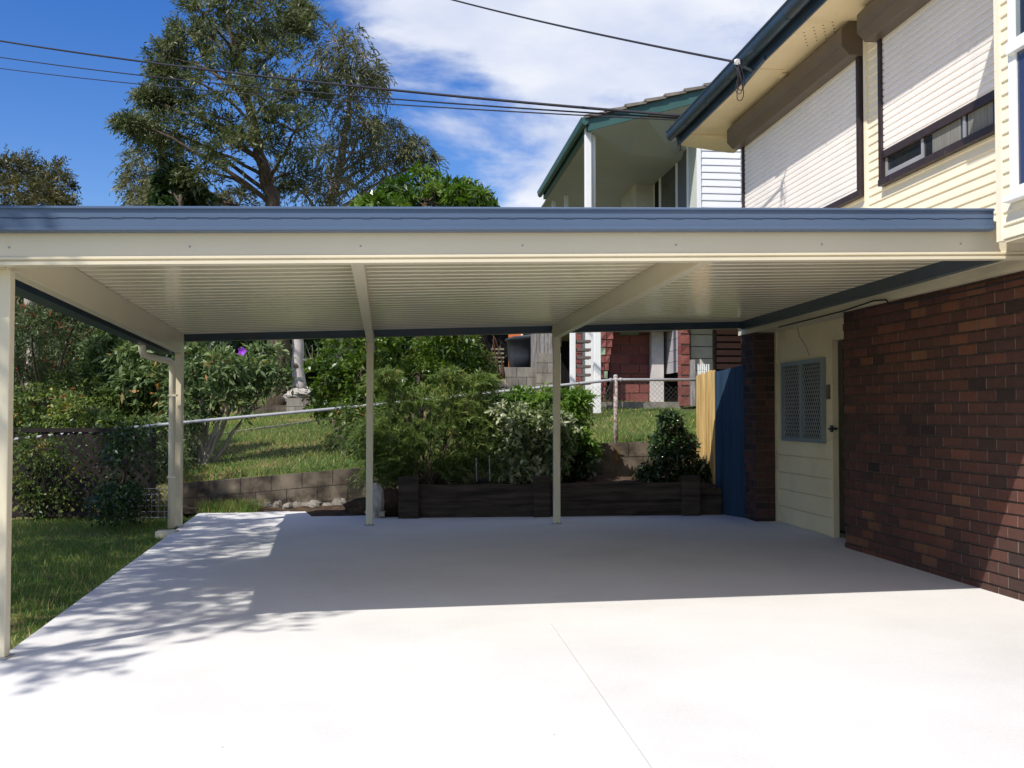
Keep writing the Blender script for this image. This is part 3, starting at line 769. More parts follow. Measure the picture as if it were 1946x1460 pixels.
mb = MB(); sy = onX(1578, 745, RX).y; sz = onX(1578, 745, RX).z
mb.box(RX - 0.035, RX - 0.001, sy - 0.03, sy + 0.03, sz - 0.075, sz + 0.075); mb.build('switch_box', surf('switch_brown', (0.10, 0.075, 0.055), 0.5), house, bevel=0.006)
# painted bearer over the bricks (stepped board)
mb = MB(); b0 = onX(1946, 510, 4.06).z
prof = [(4.06, b0), (4.06, b0 + 0.075), (4.035, b0 + 0.085), (4.035, b0 + 0.16), (4.075, b0 + 0.17), (4.075, b0 + 0.21), (4.34, b0 + 0.21), (4.34, b0)]
mb.prism([(x, -2.0, z) for x, z in prof], (0, -2.0, 0), (0, 12.32, 0))
mb.build('bearer_board', TRIM, house)
# cable clipped under the bearer board
mb = MB(); pts = []
for (px, py) in ((1946, 527), (1880, 543), (1800, 560), (1720, 574), (1690, 578), (1684, 570), (1660, 572), (1600, 592), (1540, 607), (1480, 622)):
    pts.append(onX(px, py, HX - 0.014 if px > 1690 else 4.045))
pts = [pts[0] + (pts[0] - pts[1]) * 6] + pts
mb.tube(pts, 0.007, 6); mb.build('cable', CABLE, house, smooth=True)
mb = MB(); pts = [onX(x, y, RX - 0.008) for x, y in ((1515, 622), (1519, 640), (1533, 662), (1537, 676))]
mb.tube(pts, 0.004, 5); mb.build('cable', surf('cable_cream', (0.5, 0.44, 0.32), 0.6), house, smooth=True)

# upper wall: weatherboards
def siding(mb, X, ya, yb, z0, z1, pitch=0.0763, proud=0.012, s=-1):
    z = z0
    while z < z1:
        zt = min(z + pitch, z1)
        lo = X + s * proud
        mb.prism([(lo, ya, z + 0.002), (lo + s * 0.001, ya, z + 0.006), (lo, ya, z + 0.012), (X + s * 0.003, ya, zt - 0.004), (X + s * 0.003, ya, zt + 0.002), (X - s * 0.01, ya, zt + 0.002), (X - s * 0.01, ya, z + 0.002)], (0, ya, 0), (0, yb, 0))
        z += pitch
SZ = 4.80; SXo = 3.55; SY = 13.25
YF = onX(1409, 330, UX).y
mb = MB(); siding(mb, UX, 5.0, YF, b0 + 0.212, SZ)
mb.box(UX + 0.011, UX + 0.18, 5.0, YF - 0.001, b0 + 0.212, SZ)
mb.build('weatherboard_wall', BOARD, house)
mb = MB(); cs = onX(1650, 250, UX).y
mb.box(UX - 0.03, UX - 0.001, cs - 0.022, cs + 0.028, b0 + 0.212, SZ - 0.003); mb.build('cover_strip', BOARD, house)
# soffit, fascia, gutter, roof
mb = MB(); mb.box(SXo + 0.02, UX - 0.016, -2, SY, SZ, SZ + 0.012)
sof = mb.build('soffit', SOFF, house)
vdm = surf('vent_dark', (0.16, 0.11, 0.06), 0.8)
for (px, py) in ((1530, 62), (1548, 52), (1566, 48), (1584, 42)):
    for k in range(5):
        q = onZ(px + k * 1.5 - 2, py + k * 6.2, SZ)
        mb = MB(); mb.tube([(q.x, q.y, SZ - 0.0025), (q.x, q.y, SZ + 0.002)], 0.008, 8)
        mb.build('vent_hole', vdm, sof)
mb = MB(); q = onZ(1488, 141, SZ); mb.box(q.x - 0.03, q.x + 0.02, q.y - 0.06, q.y + 0.06, SZ - 0.022, SZ - 0.002); mb.build('soffit_bracket', SOFF, sof, bevel=0.004)
mb = MB(); q = onZ(1440, 131, SZ); mb.box(SXo + 0.025, UX - 0.02, q.y - 0.012, q.y + 0.012, SZ - 0.005, SZ - 0.001); mb.build('cover_strip', SOFF, sof)
mb = MB(); mb.box(SXo, SXo + 0.02, -2, SY, SZ - 0.02, SZ + 0.16); mb.build('fascia', NAVY, house)
mb = MB(); pr = []
gx0 = SXo - 0.004; gw = 0.125; gz = SZ + 0.165
for k in range(13):
    a = math.pi * k / 12
    pr.append((gx0 - gw / 2 + gw / 2 * math.cos(a), -2, gz - 0.035 - 0.075 * math.sin(a)))
pr += [(gx0 - gw, -2, gz), (gx0 - gw - 0.012, -2, gz + 0.006), (gx0 - gw - 0.012, -2, gz + 0.018), (gx0 - gw + 0.004, -2, gz + 0.018), (gx0 - gw + 0.004, -2, gz), (gx0, -2, gz)]
mb.prism(pr, (0, -2, 0), (0, SY + 0.03, 0))
gt = mb.build('gutter', NAVY, house)
y = 5.6
while y < SY:
    mb = MB(); mb.prism([(p[0] + (p[0] - gx0 + gw / 2) * 0.05, y, p[2] - 0.004) for p in pr[:13]] + [(gx0 - gw, y, gz + 0.01), (gx0, y, gz + 0.01)], (0, y, 0), (0, y + 0.02, 0)); y += 0.86
    mb.build('gutter_bracket', NAVY, gt)
mb = MB()
mb.prism([(SXo - 0.05, -2, gz + 0.0), (7.5, -2, gz + 1.35), (11.5, -2, gz + 0.0), (11.5, -2, gz + 0.05), (7.5, -2, gz + 1.42), (SXo - 0.05, -2, gz + 0.06)], (0, -2, 0), (0, SY, 0))
mb.build('roof', TILE, house)
mb = MB(); mb.prism([(SXo + 0.001, SY - 0.55, SZ - 0.004), (UX + 0.12, SY - 0.55, SZ - 0.09), (UX + 0.2, SY - 0.55, SZ - 0.09), (UX + 0.2, SY - 0.55, SZ - 0.004)], (0, SY - 0.55, 0), (0, SY - 0.02, 0))
mb.build('barge_lining', SOFF, house)
mb = MB(); mb.box(UX + 0.55, 11.0, -1.9, YF - 0.002, 0.0, SZ + 0.1); mb.build('light_block_box', BOARD, house)  # unseen solid box added inside the house to block light
# roller shutters
def shutter(ya, yb, z0, z1, boxya, boxyb, slat_bottom):
    mb = MB(); X = UX - 0.035
    z = z1
    k = 0
    while z > slat_bottom + 0.01:
        zb = max(z - 0.0565, slat_bottom)
        mb.prism([(X + 0.004, ya, z), (X - 0.007, ya, z - 0.004), (X - 0.009, ya, (z + zb) / 2), (X - 0.0075, ya, zb + 0.007), (X + 0.001, ya, zb + 0.005), (X + 0.002, ya, zb), (X + 0.012, ya, zb), (X + 0.012, ya, z)], (0, ya, 0), (0, yb, 0))
        z = zb
    sh = mb.build('roller_shutter', SLAT, house)
    mb = MB()
    for a, b in ((ya - 0.055, ya), (yb, yb + 0.05)): mb.box(UX - 0.065, UX - 0.012, a, b, z0 - 0.03, z1)
    mb.box(UX - 0.07, UX - 0.012, ya - 0.06, yb + 0.055, z0 - 0.085, z0 - 0.03)
    mb.build('guide_frame', DKFRAME, sh)
    mb = MB(); bx = UX - 0.012; w_, zt, zb = 0.215, SZ - 0.006, SZ - 0.315
    mb.prism([(bx, boxya, zb), (bx - w_ + 0.07, boxya, zb), (bx - w_, boxya, zb + 0.075), (bx - w_, boxya, zt - 0.075), (bx - w_ + 0.07, boxya, zt), (bx, boxya, zt)], (0, boxya, 0), (0, boxyb, 0))
    mb.build('shutter_box', BROWN, sh, bevel=0.008)
    return sh
s1a = onX(1640, 230, UX).y; s1b = onX(1422, 330, UX).y
s2b = onX(1687, 200, UX).y; s2a = 5.75
zs = onX(1640, 358, UX).z
shutter(s1a, s1b, zs, SZ - 0.31, s1a - 0.07, s1b + 0.12, zs - 0.03)
zsl = onX(1690, 287, UX).z
sh2 = shutter(s2a, s2b, zs, SZ - 0.31, s2a - 0.3, s2b + 0.1, zsl)
mb = MB(); mb.box(UX - 0.05, UX - 0.02, s2a, s2b, zsl - 0.06, zsl); mb.build('bottom_rail', DKFRAME, sh2)
mb = MB(); mb.box(UX - 0.0165, UX - 0.0125, s2a, s2b, zs - 0.03, zsl); ww = mb.build('window', GLASS_D, house)
afm = surf('alu_frame', (0.30, 0.30, 0.31), 0.4)
for k, dy in enumerate((0.0, 0.62, 1.24, 1.85, 2.4)):
    mb = MB(); mb.box(UX - 0.028, UX - 0.018, s2b - dy - 0.035, s2b - dy, zs - 0.03, zsl - 0.061)
    if k == 0: mb.box(UX - 0.0275, UX - 0.0185, s2b - 0.62, s2b - 0.035, zs - 0.03, zs + 0.03)
    mb.build('window_frame', afm, ww)
for a, b in ((0.78, 1.2), (1.30, 1.62), (1.66, 1.8), (1.9, 2.3)):
    mb = MB(); mb.box(UX - 0.0178, UX - 0.0168, s2b - b, s2b - a, zs - 0.025, zsl - 0.05)
    mb.build('curtain', CURTAIN, ww)
# bay on the near right
BYX = 3.455; BYE = 5.70
bz = onX(1903, 460, BYX).z
mb = MB(); siding(mb, BYX, 1.0, BYE - 0.05, bz + 0.006, SZ - 0.02)
mb.box(BYX + 0.011, BYX + 0.03, 1.0, BYE - 0.004, bz + 0.008, SZ - 0.02)
mb.box(BYX + 0.032, UX - 0.02, BYE - 0.09, BYE - 0.002, bz + 0.008, SZ - 0.02)
bay = mb.build('bay_wall', BOARD, house)
mb = MB(); mb.box(BYX - 0.02, BYX + 0.06, BYE - 0.055, BYE, bz, SZ - 0.02); mb.build('corner_board', BOARD, house)
mb = MB(); mb.box(BYX - 0.004, UX, 1.0, BYE - 0.06, bz - 0.012, bz + 0.006); mb.build('bay_floor', TRIM, house)
mb = MB(); mb.box(BYX - 0.47, UX - 0.2, 1.0, BYE + 0.42, SZ + 0.02, SZ + 0.14); mb.build('bay_eave', BOARD, house)
wy = onX(1926, 200, BYX).y; wy2 = wy - 1.5
z_s = onX(1936, 372, BYX).z; z_m = onX(1936, 92, BYX).z
mb = MB()
mb.box(BYX - 0.03, BYX - 0.013, wy2, wy, z_s, z_s + 0.05)
mb.box(BYX - 0.03, BYX - 0.013, wy - 0.075, wy, z_s + 0.05, SZ - 0.3); mb.box(BYX - 0.03, BYX - 0.013, wy2, wy2 + 0.06, z_s + 0.05, SZ - 0.3)
mb.box(BYX - 0.055, BYX - 0.013, wy2 + 0.06, wy - 0.02, z_m - 0.03, z_m + 0.04)
bwin = mb.build('bay_window', WHITE, house)
mb = MB(); mb.box(BYX - 0.075, BYX - 0.0135, wy2 - 0.02, wy + 0.012, z_s - 0.035, z_s - 0.001); mb.build('sill', WHITE, bwin)
mb = MB(); mb.box(BYX - 0.020, BYX - 0.0145, wy2 + 0.06, wy - 0.075, z_s + 0.05, z_m - 0.03); mb.build('pane', GLASS_B, bwin)
mb = MB(); mb.box(BYX - 0.020, BYX - 0.0145, wy2 + 0.06, wy - 0.075, z_m + 0.04, SZ - 0.3); mb.build('pane', GLASS_D, bwin)
mb = MB(); mb.box(BYX - 0.026, BYX - 0.0205, wy - 0.11, wy - 0.076, z_m + 0.04, SZ - 0.31); mb.build('sash', SCREENF, bwin)

# service bracket on the fascia with cable loops
q = onX(1408, 120, SXo - 0.15)
mb = MB(); mb.bar((SXo - 0.012, q.y + 0.35, q.z - 0.10), (SXo - 0.012, q.y - 0.32, q.z - 0.05), 0.03, 0.045)
mb.tube([(SXo - 0.02, q.y, q.z - 0.08), (SXo - 0.17, q.y, q.z - 0.02), (SXo - 0.19, q.y, q.z + 0.03)], 0.014, 6)
br = mb.build('service_bracket', NAVY, house)
mb = MB(); mb.tube([(SXo - 0.19, q.y - 0.03, q.z), (SXo - 0.19, q.y + 0.03, q.z + 0.02)], 0.03, 8); mb.build('insulator', WHITE, br)
mb = MB()
for k, (dx, dy, dz) in enumerate(((-.17, 0, -.16), (-.15, .03, -.22), (-.16, -.03, -.13))):
    c = Vector((SXo + dx, q.y + dy, q.z + dz))
    mb.tube([c + Vector((0.02 * math.sin(a * 2), 0.06 * math.sin(a), 0.16 * math.cos(a))) for a in [2 * math.pi * i / 20 for i in range(21)]], 0.005, 5)
mb.tube([(SXo - .19, q.y, q.z), (SXo - .17, q.y + .02, q.z - .1), (SXo - .15, q.y + .03, q.z - .2)], 0.02, 6)
mb.build('cable_loop', CABLE, br, smooth=True)
qe = onX(1325, 240, SXo - 0.1)
mb = MB()
c = Vector((SXo - 0.03, SY - 0.25, SZ - 0.05))
mb.tube([c + Vector((0.0, 0.07 * math.sin(a), 0.09 * math.cos(a))) for a in [2 * math.pi * i / 16 for i in range(17)]], 0.005, 5)
mb.tube([(SXo - 0.14, SY - 0.2, SZ + 0.2), c, c + Vector((0.05, 0.1, -0.06))], 0.006, 5)
mb.build('cable_loop', CABLE, house, smooth=True)

# ------------------------------------------------------------------ overhead cables
def cable(name, label, P, rad):
    """quadratic through three surveyed points a, m, b (sag)"""
    a, m, b, tm = P
    pts = []
    for i in range(41):
        t = i / 40
        # Lagrange at 0, tm, 1
        l0 = (t - tm) * (t - 1) / (tm); l1 = t * (t - 1) / (tm * (tm - 1)); l2 = t * (t - tm) / (1 - tm)
        pts.append(a * l0 + m * l1 + b * l2)
    mb = MB(); mb.tube(pts, rad, 6)
    return tag(mb.build(name, CABLE, smooth=True), label, 'cable', 'overhead service cables')
def span(ax, ay, mx, my, bx, by, ra, rb):
    a, b = at(ax, ay, ra), at(bx, by, rb)
    # range along the straight chord at bearing mx
    best = min((abs(0) + 0, 0), (0, 0))
    lo, hi = 0.0, 1.0
    for _ in range(50):
        t = (lo + hi) / 2; p = a.lerp(b, t)
        f_ = p.x * math.sin(YAW) + p.y * math.cos(YAW); u = (p.x * math.cos(YAW) - p.y * math.sin(YAW)) / f_ * F + CX
        if u < mx: lo = t
        else: hi = t
    t = (lo + hi) / 2; p = a.lerp(b, t)
    f_ = p.x * math.sin(YAW) + p.y * math.cos(YAW)
    m = at(mx, my, f_); m.x, m.y = p.x, p.y
    return (a, m, b, t)
cable('overhead_cable', 'thick twisted overhead cable, uppermost of the three crossing the sky to the house eave', span(-60, 68, 690, 166, 1316, 222, 24, 13.2), 0.020)
cable('overhead_cable', 'middle of the three overhead cables running across the tree to the house eave', span(-60, 100, 690, 184, 1310, 226, 24.5, 13.25), 0.012)
cable('overhead_cable', 'lowest and thinnest of the three overhead cables crossing the sky', span(-60, 122, 690, 195, 1306, 229, 24.7, 13.25), 0.010)
sv = Vector((SXo - 0.19, q.y, q.z))
a = at(760, -24, 17); 
cable('overhead_cable', 'black service cable slanting down alone to the bracket on the house gutter', span(780, -22, 1100, 57, 1398, 118, 17, (sv.x * math.sin(YAW) + sv.y * math.cos(YAW))), 0.014)

# ------------------------------------------------------------------ block retaining wall with chain-link fence
def block_run(mb, x0, x1, yfront, ztop, zbot, L=0.40, H=0.20, j=0.010, depth=0.19, seed=1):
    """courses follow the (possibly sloping) top line ztop(X)."""
    rr = random.Random(seed); row = 0; z = 0.0
    while True:
        x = x0 - (L / 2 if row % 2 else 0); any_ = False
        while x < x1:
            a, b = max(x, x0), min(x + L - j, x1)
            if b - a > 0.03:
                za1, zb1 = ztop(a) - row * H, ztop(b) - row * H
                if max(za1, zb1) > zbot:
                    any_ = True; mb.cur = min(1, max(0, 0.5 + rr.gauss(0, 0.22))); dy = rr.uniform(-0.004, 0.004)
                    za0, zb0 = za1 - H + j, zb1 - H + j
                    mb.hexa([(a, yfront + dy, za0), (b, yfront + dy, zb0), (b, yfront + depth, zb0), (a, yfront + depth, za0),
                             (a, yfront + dy, za1), (b, yfront + dy, zb1), (b, yfront + depth, zb1), (a, yfront + depth, za1)])
            x += L
        row += 1
        if not any_ or row > 12: break
rw = empty('retaining_wall', (0.5, WY, 0), 'low stained concrete block retaining wall rising to the right behind the carport', 'wall')
mb = MB(); block_run(mb, -2.95, 3.98, WY, wall_top, -0.02, seed=4)
mb.build('block_face', BLOCK, rw)
mb = MB()
N_ = 24
for i in range(N_):
    a, b = lerp(-2.94, 3.97, i / N_), lerp(-2.94, 3.97, (i + 1) / N_)
    mb.hexa([(a, WY + 0.012, -0.06), (b, WY + 0.012, -0.06), (b, WY + 0.17, -0.06), (a, WY + 0.17, -0.06),
             (a, WY + 0.012, wall_top(a) - 0.012), (b, WY + 0.012, wall_top(b) - 0.012), (b, WY + 0.17, wall_top(b) - 0.012), (a, WY + 0.17, wall_top(a) - 0.012)])
mb.build('mortar', MORTAR, rw)
# broken footing showing at the foot of the wall
ft = MB(); rr = random.Random(3)
x = -1.95
while x < -0.38:
    ft.blob((x, WY - 0.06 + rr.uniform(-.03, .03), rr.uniform(-0.02, 0.06)), (rr.uniform(.07, .14), rr.uniform(.06, .10), rr.uniform(.05, .09)), rr.randint(0, 999), 0.22, 9, 6); x += rr.uniform(0.10, 0.17)
ft.build('rough_footing', BLOCKL, rw, smooth=False)
# rust stain under the fence post is on the wall: thin run of rusty mortar
ps = onY(1170, 838, WY + 0.05)
rm, rnt, rout = new_mat('rust_run')
rb = N(rnt, 'ShaderNodeBsdfPrincipled'); rb.inputs['Base Color'].default_value = (0.27, 0.15, 0.05, 1); rb.inputs['Roughness'].default_value = 0.95
rtr = N(rnt, 'ShaderNodeBsdfTransparent'); rmx = N(rnt, 'ShaderNodeMixShader'); rtc = N(rnt, 'ShaderNodeTexCoord')
rmp = N(rnt, 'ShaderNodeMapping'); rmp.inputs['Scale'].default_value = (16, 1, 1.6)
rn = N(rnt, 'ShaderNodeTexNoise'); rn.inputs['Scale'].default_value = 1.6; rn.inputs['Detail'].default_value = 5
rnt.links.new(rtc.outputs['Object'], rmp.inputs[0]); rnt.links.new(rmp.outputs[0], rn.inputs['Vector'])
rr_ = ramp(rnt, [(0.42, (0, 0, 0)), (0.62, (0.75, 0.75, 0.75))]); rnt.links.new(rn.outputs[0], rr_.inputs[0])
rnt.links.new(rr_.outputs[0], rmx.inputs[0]); rnt.links.new(rtr.outputs[0], rmx.inputs[1]); rnt.links.new(rb.outputs[0], rmx.inputs[2]); rnt.links.new(rmx.outputs[0], rout.inputs[0])
mb = MB(); zt_ = wall_top(ps.x) - 0.01
mb.add([(ps.x - .03, WY - 0.008, zt_), (ps.x + .03, WY - 0.008, zt_), (ps.x + .09, WY - 0.008, zt_ - 0.62), (ps.x - .03, WY - 0.008, zt_ - 0.62)], [(0, 1, 2, 3)])
mb.build('rust_stain', rm, rw)

fence = empty('chain_link_fence', (0, WY + 0.1, 0), 'galvanised chain-link fence with a pipe top rail running along the block wall', 'fence')
FYr = WY + 0.07
rl = [onY(x, y, FYr) for x, y in ((-60, 850), (30, 835), (350, 803), (690, 772), (940, 746), (1167, 722), (1325, 722))]
mb = MB(); mb.tube(rl, 0.0215, 10); mb.build('top_rail', GALV, fence, smooth=True)
def rail_z(X):
    for a, b in zip(rl, rl[1:]):
        if X <= b.x: return lerp(a.z, b.z, (X - a.x) / (b.x - a.x))
    return rl[-1].z
pt = onY(1170, 722, FYr)
mb = MB(); mb.tube([(pt.x, FYr + 0.005, wall_top(pt.x) - 0.25), (pt.x, FYr + 0.005, pt.z + 0.035)], 0.03, 12)
p1 = mb.build('post', RUST, fence, smooth=True)
mb = MB(); mb.blob((pt.x, FYr + 0.005, pt.z + 0.045), (0.033, 0.033, 0.03), 1, 0.0, 12, 8); mb.build('post_cap', GALV, p1, smooth=True)
for s in (-1, 1):
    mb = MB(); mb.tube([(pt.x + s * 0.055, FYr, rail_z(pt.x + s * .055)), (pt.x + s * 0.085, FYr, rail_z(pt.x + s * .085))], 0.030, 10); mb.build('rail_collar', GALV, p1, smooth=True)
mb = MB(); mb.tube([(pt.x - 0.06, FYr - .03, pt.z - .02), (pt.x - 0.13, FYr - .04, pt.z - .16), (pt.x - 0.16, FYr - .04, pt.z - .28), (pt.x - 0.10, FYr - .04, pt.z - .38)], 0.004, 5)
mb.tube([(pt.x - 0.03, FYr - .03, pt.z - .0), (pt.x - 0.035, FYr - .04, pt.z - .2)], 0.005, 5); mb.build('tie_wire', WIRE, p1)
for px in (-3.55,):
    mb = MB(); mb.tube([(px, FYr + 0.005, -0.05), (px, FYr + 0.005, rail_z(px) + 0.02)], 0.025, 10); mb.build('post', RUST, fence, smooth=True)
# woven mesh
mb = MB(); st = 0.066; x0, x1 = -5.6, 3.98
def mesh_zlo(X): return (wall_top(X) if X > -2.95 else 0.1) + 0.02
k = 0; X = x0 - 1.2
while X < x1 + 1.2:
    for s in (-1, 1):
        prev = None
        for i in range(0, 13):
            # climb a wire at 45 degrees from the bottom edge
            h = i / 12 * 1.15; xx = X + s * h
            if xx < x0 or xx > x1: prev = None; continue
            zlo, zhi = mesh_zlo(xx), rail_z(xx) - 0.01
            zz_ = 0.02 + h + 0.088 * (xx + 2.5) + 0.30
            if zz_ < zlo or zz_ > zhi: prev = None; continue
            p = Vector((xx, FYr + 0.002 + s * 0.002, zz_))
            if prev is not None: mb.tube([prev, p], 0.0017, 3, cap=False)
            prev = p
    X += st
mb.build('wire_mesh', WIRE, fence)

# ------------------------------------------------------------------ sleeper planter
planter = empty('timber_planter', (1.8, 12.6, 0), 'dark timber sleeper planter box behind the carport posts, full of shrubs', 'planter')
PLY = 12.62
pl = onZ(758, 984, 0); prr = onZ(1362, 976, 0)
zt0 = onY(1000, 919, PLY).z
segs = [(pl.x + 0.06, onY(1030, 950, PLY).x), (onY(1030, 950, PLY).x, onY(1312, 950, PLY).x + 0.02)]
rr = random.Random(9)
for i, (a, b) in enumerate(segs):
    for k in range(2):
        mb = MB(); mb.cur = rr.uniform(0.3, 0.8)
        zb, zt = k * 0.21 - 0.01, k * 0.21 + 0.198
        if k == 1: zt = zt0 - (0.0 if i else 0.012)
        pts = 8
        for s in range(pts):
            xa, xb = lerp(a, b, s / pts), lerp(a, b, (s + 1) / pts)
            w0, w1 = 0.006 * math.sin(s * 1.3 + i * 2 + k), 0.006 * math.sin((s + 1) * 1.3 + i * 2 + k)
            mb.hexa([(xa, PLY + w0, zb), (xb, PLY + w1, zb), (xb, PLY + 0.075, zb), (xa, PLY + 0.075, zb), (xa, PLY + w0, zt + w0), (xb, PLY + w1, zt + w1), (xb, PLY + 0.075, zt + w1), (xa, PLY + 0.075, zt + w0)])
        mb.build('sleeper', TIMBER, planter)
mb = MB(); mb.cur = 0.5; mb.box(prr.x - 0.28, prr.x + 0.02, PLY + 0.02, PLY + 0.10, -0.01, 0.20); mb.build('sleeper', TIMBER, planter, bevel=0.006)
mb = MB(); mb.box(prr.x - 0.28, prr.x + 0.02, PLY + 0.025, PLY + 0.10, 0.204, 0.34); mb.build('sleeper', TIMBER, planter, bevel=0.006)
mb = MB(); mb.cur = 0.45; mb.box(pl.x + 0.02, pl.x + 0.10, PLY + 0.08, WY - 0.02, -0.01, 0.36); mb.build('sleeper', TIMBER, planter, bevel=0.006)
for (xa, xb, yt) in ((757, 796, 906), (1014, 1046, 905), (1296, 1331, 904)):
    a, b = onY(xa, 950, PLY - 0.07), onY(xb, 950, PLY - 0.07); z = onY(xa, yt, PLY - 0.07).z
    mb = MB(); mb.cur = rr.uniform(0.4, 0.9); mb.box(a.x, b.x, PLY - 0.085, PLY - 0.008, -0.02, z); mb.build('upright', TIMBER, planter, bevel=0.01)
mb = MB(); rr = random.Random(2)
nx_, ny_ = 30, 8; vs = []
for j in range(ny_ + 1):
    for i in range(nx_ + 1):
        vs.append((lerp(pl.x + 0.1, prr.x - 0.02, i / nx_), lerp(PLY + 0.074, WY - 0.004, j / ny_), 0.36 + rr.uniform(-.025, .03) + 0.06 * j / ny_))
mb.add(vs, [(j * (nx_ + 1) + i, j * (nx_ + 1) + i + 1, (j + 1) * (nx_ + 1) + i + 1, (j + 1) * (nx_ + 1) + i) for j in range(ny_) for i in range(nx_)])
mb.build('soil', SOIL, planter, smooth=True)

# rock and hollow log by the planter end
mb = MB(); a = at(716, 985, 12.62)
mb.blob((a.x, a.y, 0.20), (0.105, 0.13, 0.20), 21, 0.17, 12, 10); mb.blob((a.x - 0.02, a.y - 0.02, 0.03), (0.12, 0.14, 0.10), 8, 0.2, 12, 8)
tag(mb.build('rock', ROCK, smooth=False), 'upright pale rough rock between the second carport post and the planter', 'rock')
mb = MB(); a = at(742, 975, 12.95)
mb.blob((a.x, a.y, 0.12), (0.24, 0.22, 0.20), 5, 0.12, 12, 9); mb.blob((a.x - 0.3, a.y + 0.3, 0.06), (0.3, 0.25, 0.12), 6, 0.2, 12, 8)
tag(mb.build('soil_mound', SOIL, smooth=True), kind='structure')
# dirt strip along the far slab edge
mb = MB(); rr = random.Random(8)
n_ = 40; vs = []
for i in range(n_ + 1):
    x = lerp(-3.3, 3.9, i / n_)
    y0 = 13.3 if x < -0.9 else 12.64
    vs += [(x, (13.55 if x < -1.2 else 12.70) + rr.uniform(-.05, .03), -0.015), (x, WY - 0.001, 0.05 + rr.uniform(-.02, .02))]
mb.add(vs, [(2 * i, 2 * i + 2, 2 * i + 3, 2 * i + 1) for i in range(n_)])
tag(mb.build('bare_soil', SOIL, org=(0, 13.5, 0)), kind='structure')

# two steel stakes in the planter
for (x, y0, y1, lab, mm) in ((906, 872, 915, 'bright steel stake standing left of the dark gap in the planter', GALV), (931, 868, 915, 'thin grey stake beside the variegated shrub in the planter', GALV)):
    mb = MB(); a, b = at(x, y1, 12.72), at(x - 1, y0, 12.75)
    mb.tube([a, b.lerp(a, 0.5), b, b + Vector((0.004, 0.002, 0.015))], 0.006, 8)
    tag(mb.build('garden_stake', mm, smooth=True), lab, 'stake')

# ------------------------------------------------------------------ blue and yellow side fences
fa = Vector((4.10, 12.14, 0)); fb = onZ(1361, 976, 0)
fb.x = 3.92
zb_top = at(1420, 692, 12.5).z; zb_top2 = at(1359, 707, 13.1).z
bf = empty('blue_gate', fa.lerp(fb, 0.5), 'navy blue painted paling panel beside the brick pier, half in shadow', 'gate')
mb = MB(); d = (fb - fa); Lf = d.length; d.normalize(); nrm = Vector((d.y, -d.x, 0));
if nrm.x > 0: nrm = -nrm
npal = 9
for i in range(npal):
    a = fa + d * (Lf * i / npal + 0.002); b = fa + d * (Lf * (i + 1) / npal - 0.002)
    za, zc_ = lerp(zb_top, zb_top2, i / npal), lerp(zb_top, zb_top2, (i + 1) / npal)
    t_ = nrm * 0.016; off = nrm * (0.002 * (i % 2))
    mb.cur = random.Random(i + 7).uniform(0.2, 1)
    mb.hexa([a + off + Vector((0, 0, -.02)), b + off + Vector((0, 0, -.02)), b - t_ + Vector((0, 0, -.02)), a - t_ + Vector((0, 0, -.02)),
             a + off + Vector((0, 0, za)), b + off + Vector((0, 0, zc_)), b - t_ + Vector((0, 0, zc_)), a - t_ + Vector((0, 0, za))])
mb.build('paling_panel', BLUEF, bf)
mb = MB(); pq = fb + nrm * -0.03; mb.box(pq.x - 0.03, pq.x + 0.03, pq.y - 0.03, pq.y + 0.03, -0.02, zb_top2 + 0.01); mb.build('post', BLUEF, bf)
yf = empty('yellow_fence', fb, 'golden raw pine paling fence in full sun, left of the blue gate', 'fence')
fc = Vector((3.985, 13.92, 0)); y0_ = fb + Vector((-0.006, 0.05, 0))
zy0, zy1 = at(1359, 703, 13.15).z, at(1325, 713, 14.2).z
for i in range(10):
    a = y0_.lerp(fc, i / 10 + 0.003); b = y0_.lerp(fc, (i + 1) / 10 - 0.003)
    mb = MB(); mb.cur = random.Random(i).uniform(0.15, 1)
    z = lerp(zy0, zy1, (i + .5) / 10) + random.Random(i + 50).uniform(-.015, .012)
    o = Vector((0.004 * (i % 3), 0, 0))
    mb.hexa([a + o + Vector((0, 0, .25)), a + o + Vector((0.018, 0, .25)), b + o + Vector((0.018, 0, .25)), b + o + Vector((0, 0, .25)),
             a + o + Vector((0, 0, z)), a + o + Vector((0.018, 0, z)), b + o + Vector((0.018, 0, z)), b + o + Vector((0, 0, z))])
    mb.build('paling', YELT, yf)
mb = MB()
for z in (0.6, 1.55): mb.bar(y0_ + Vector((0.045, 0, z)), fc + Vector((0.045, 0, z)), 0.04, 0.07)
mb.build('rail', YELT, yf)

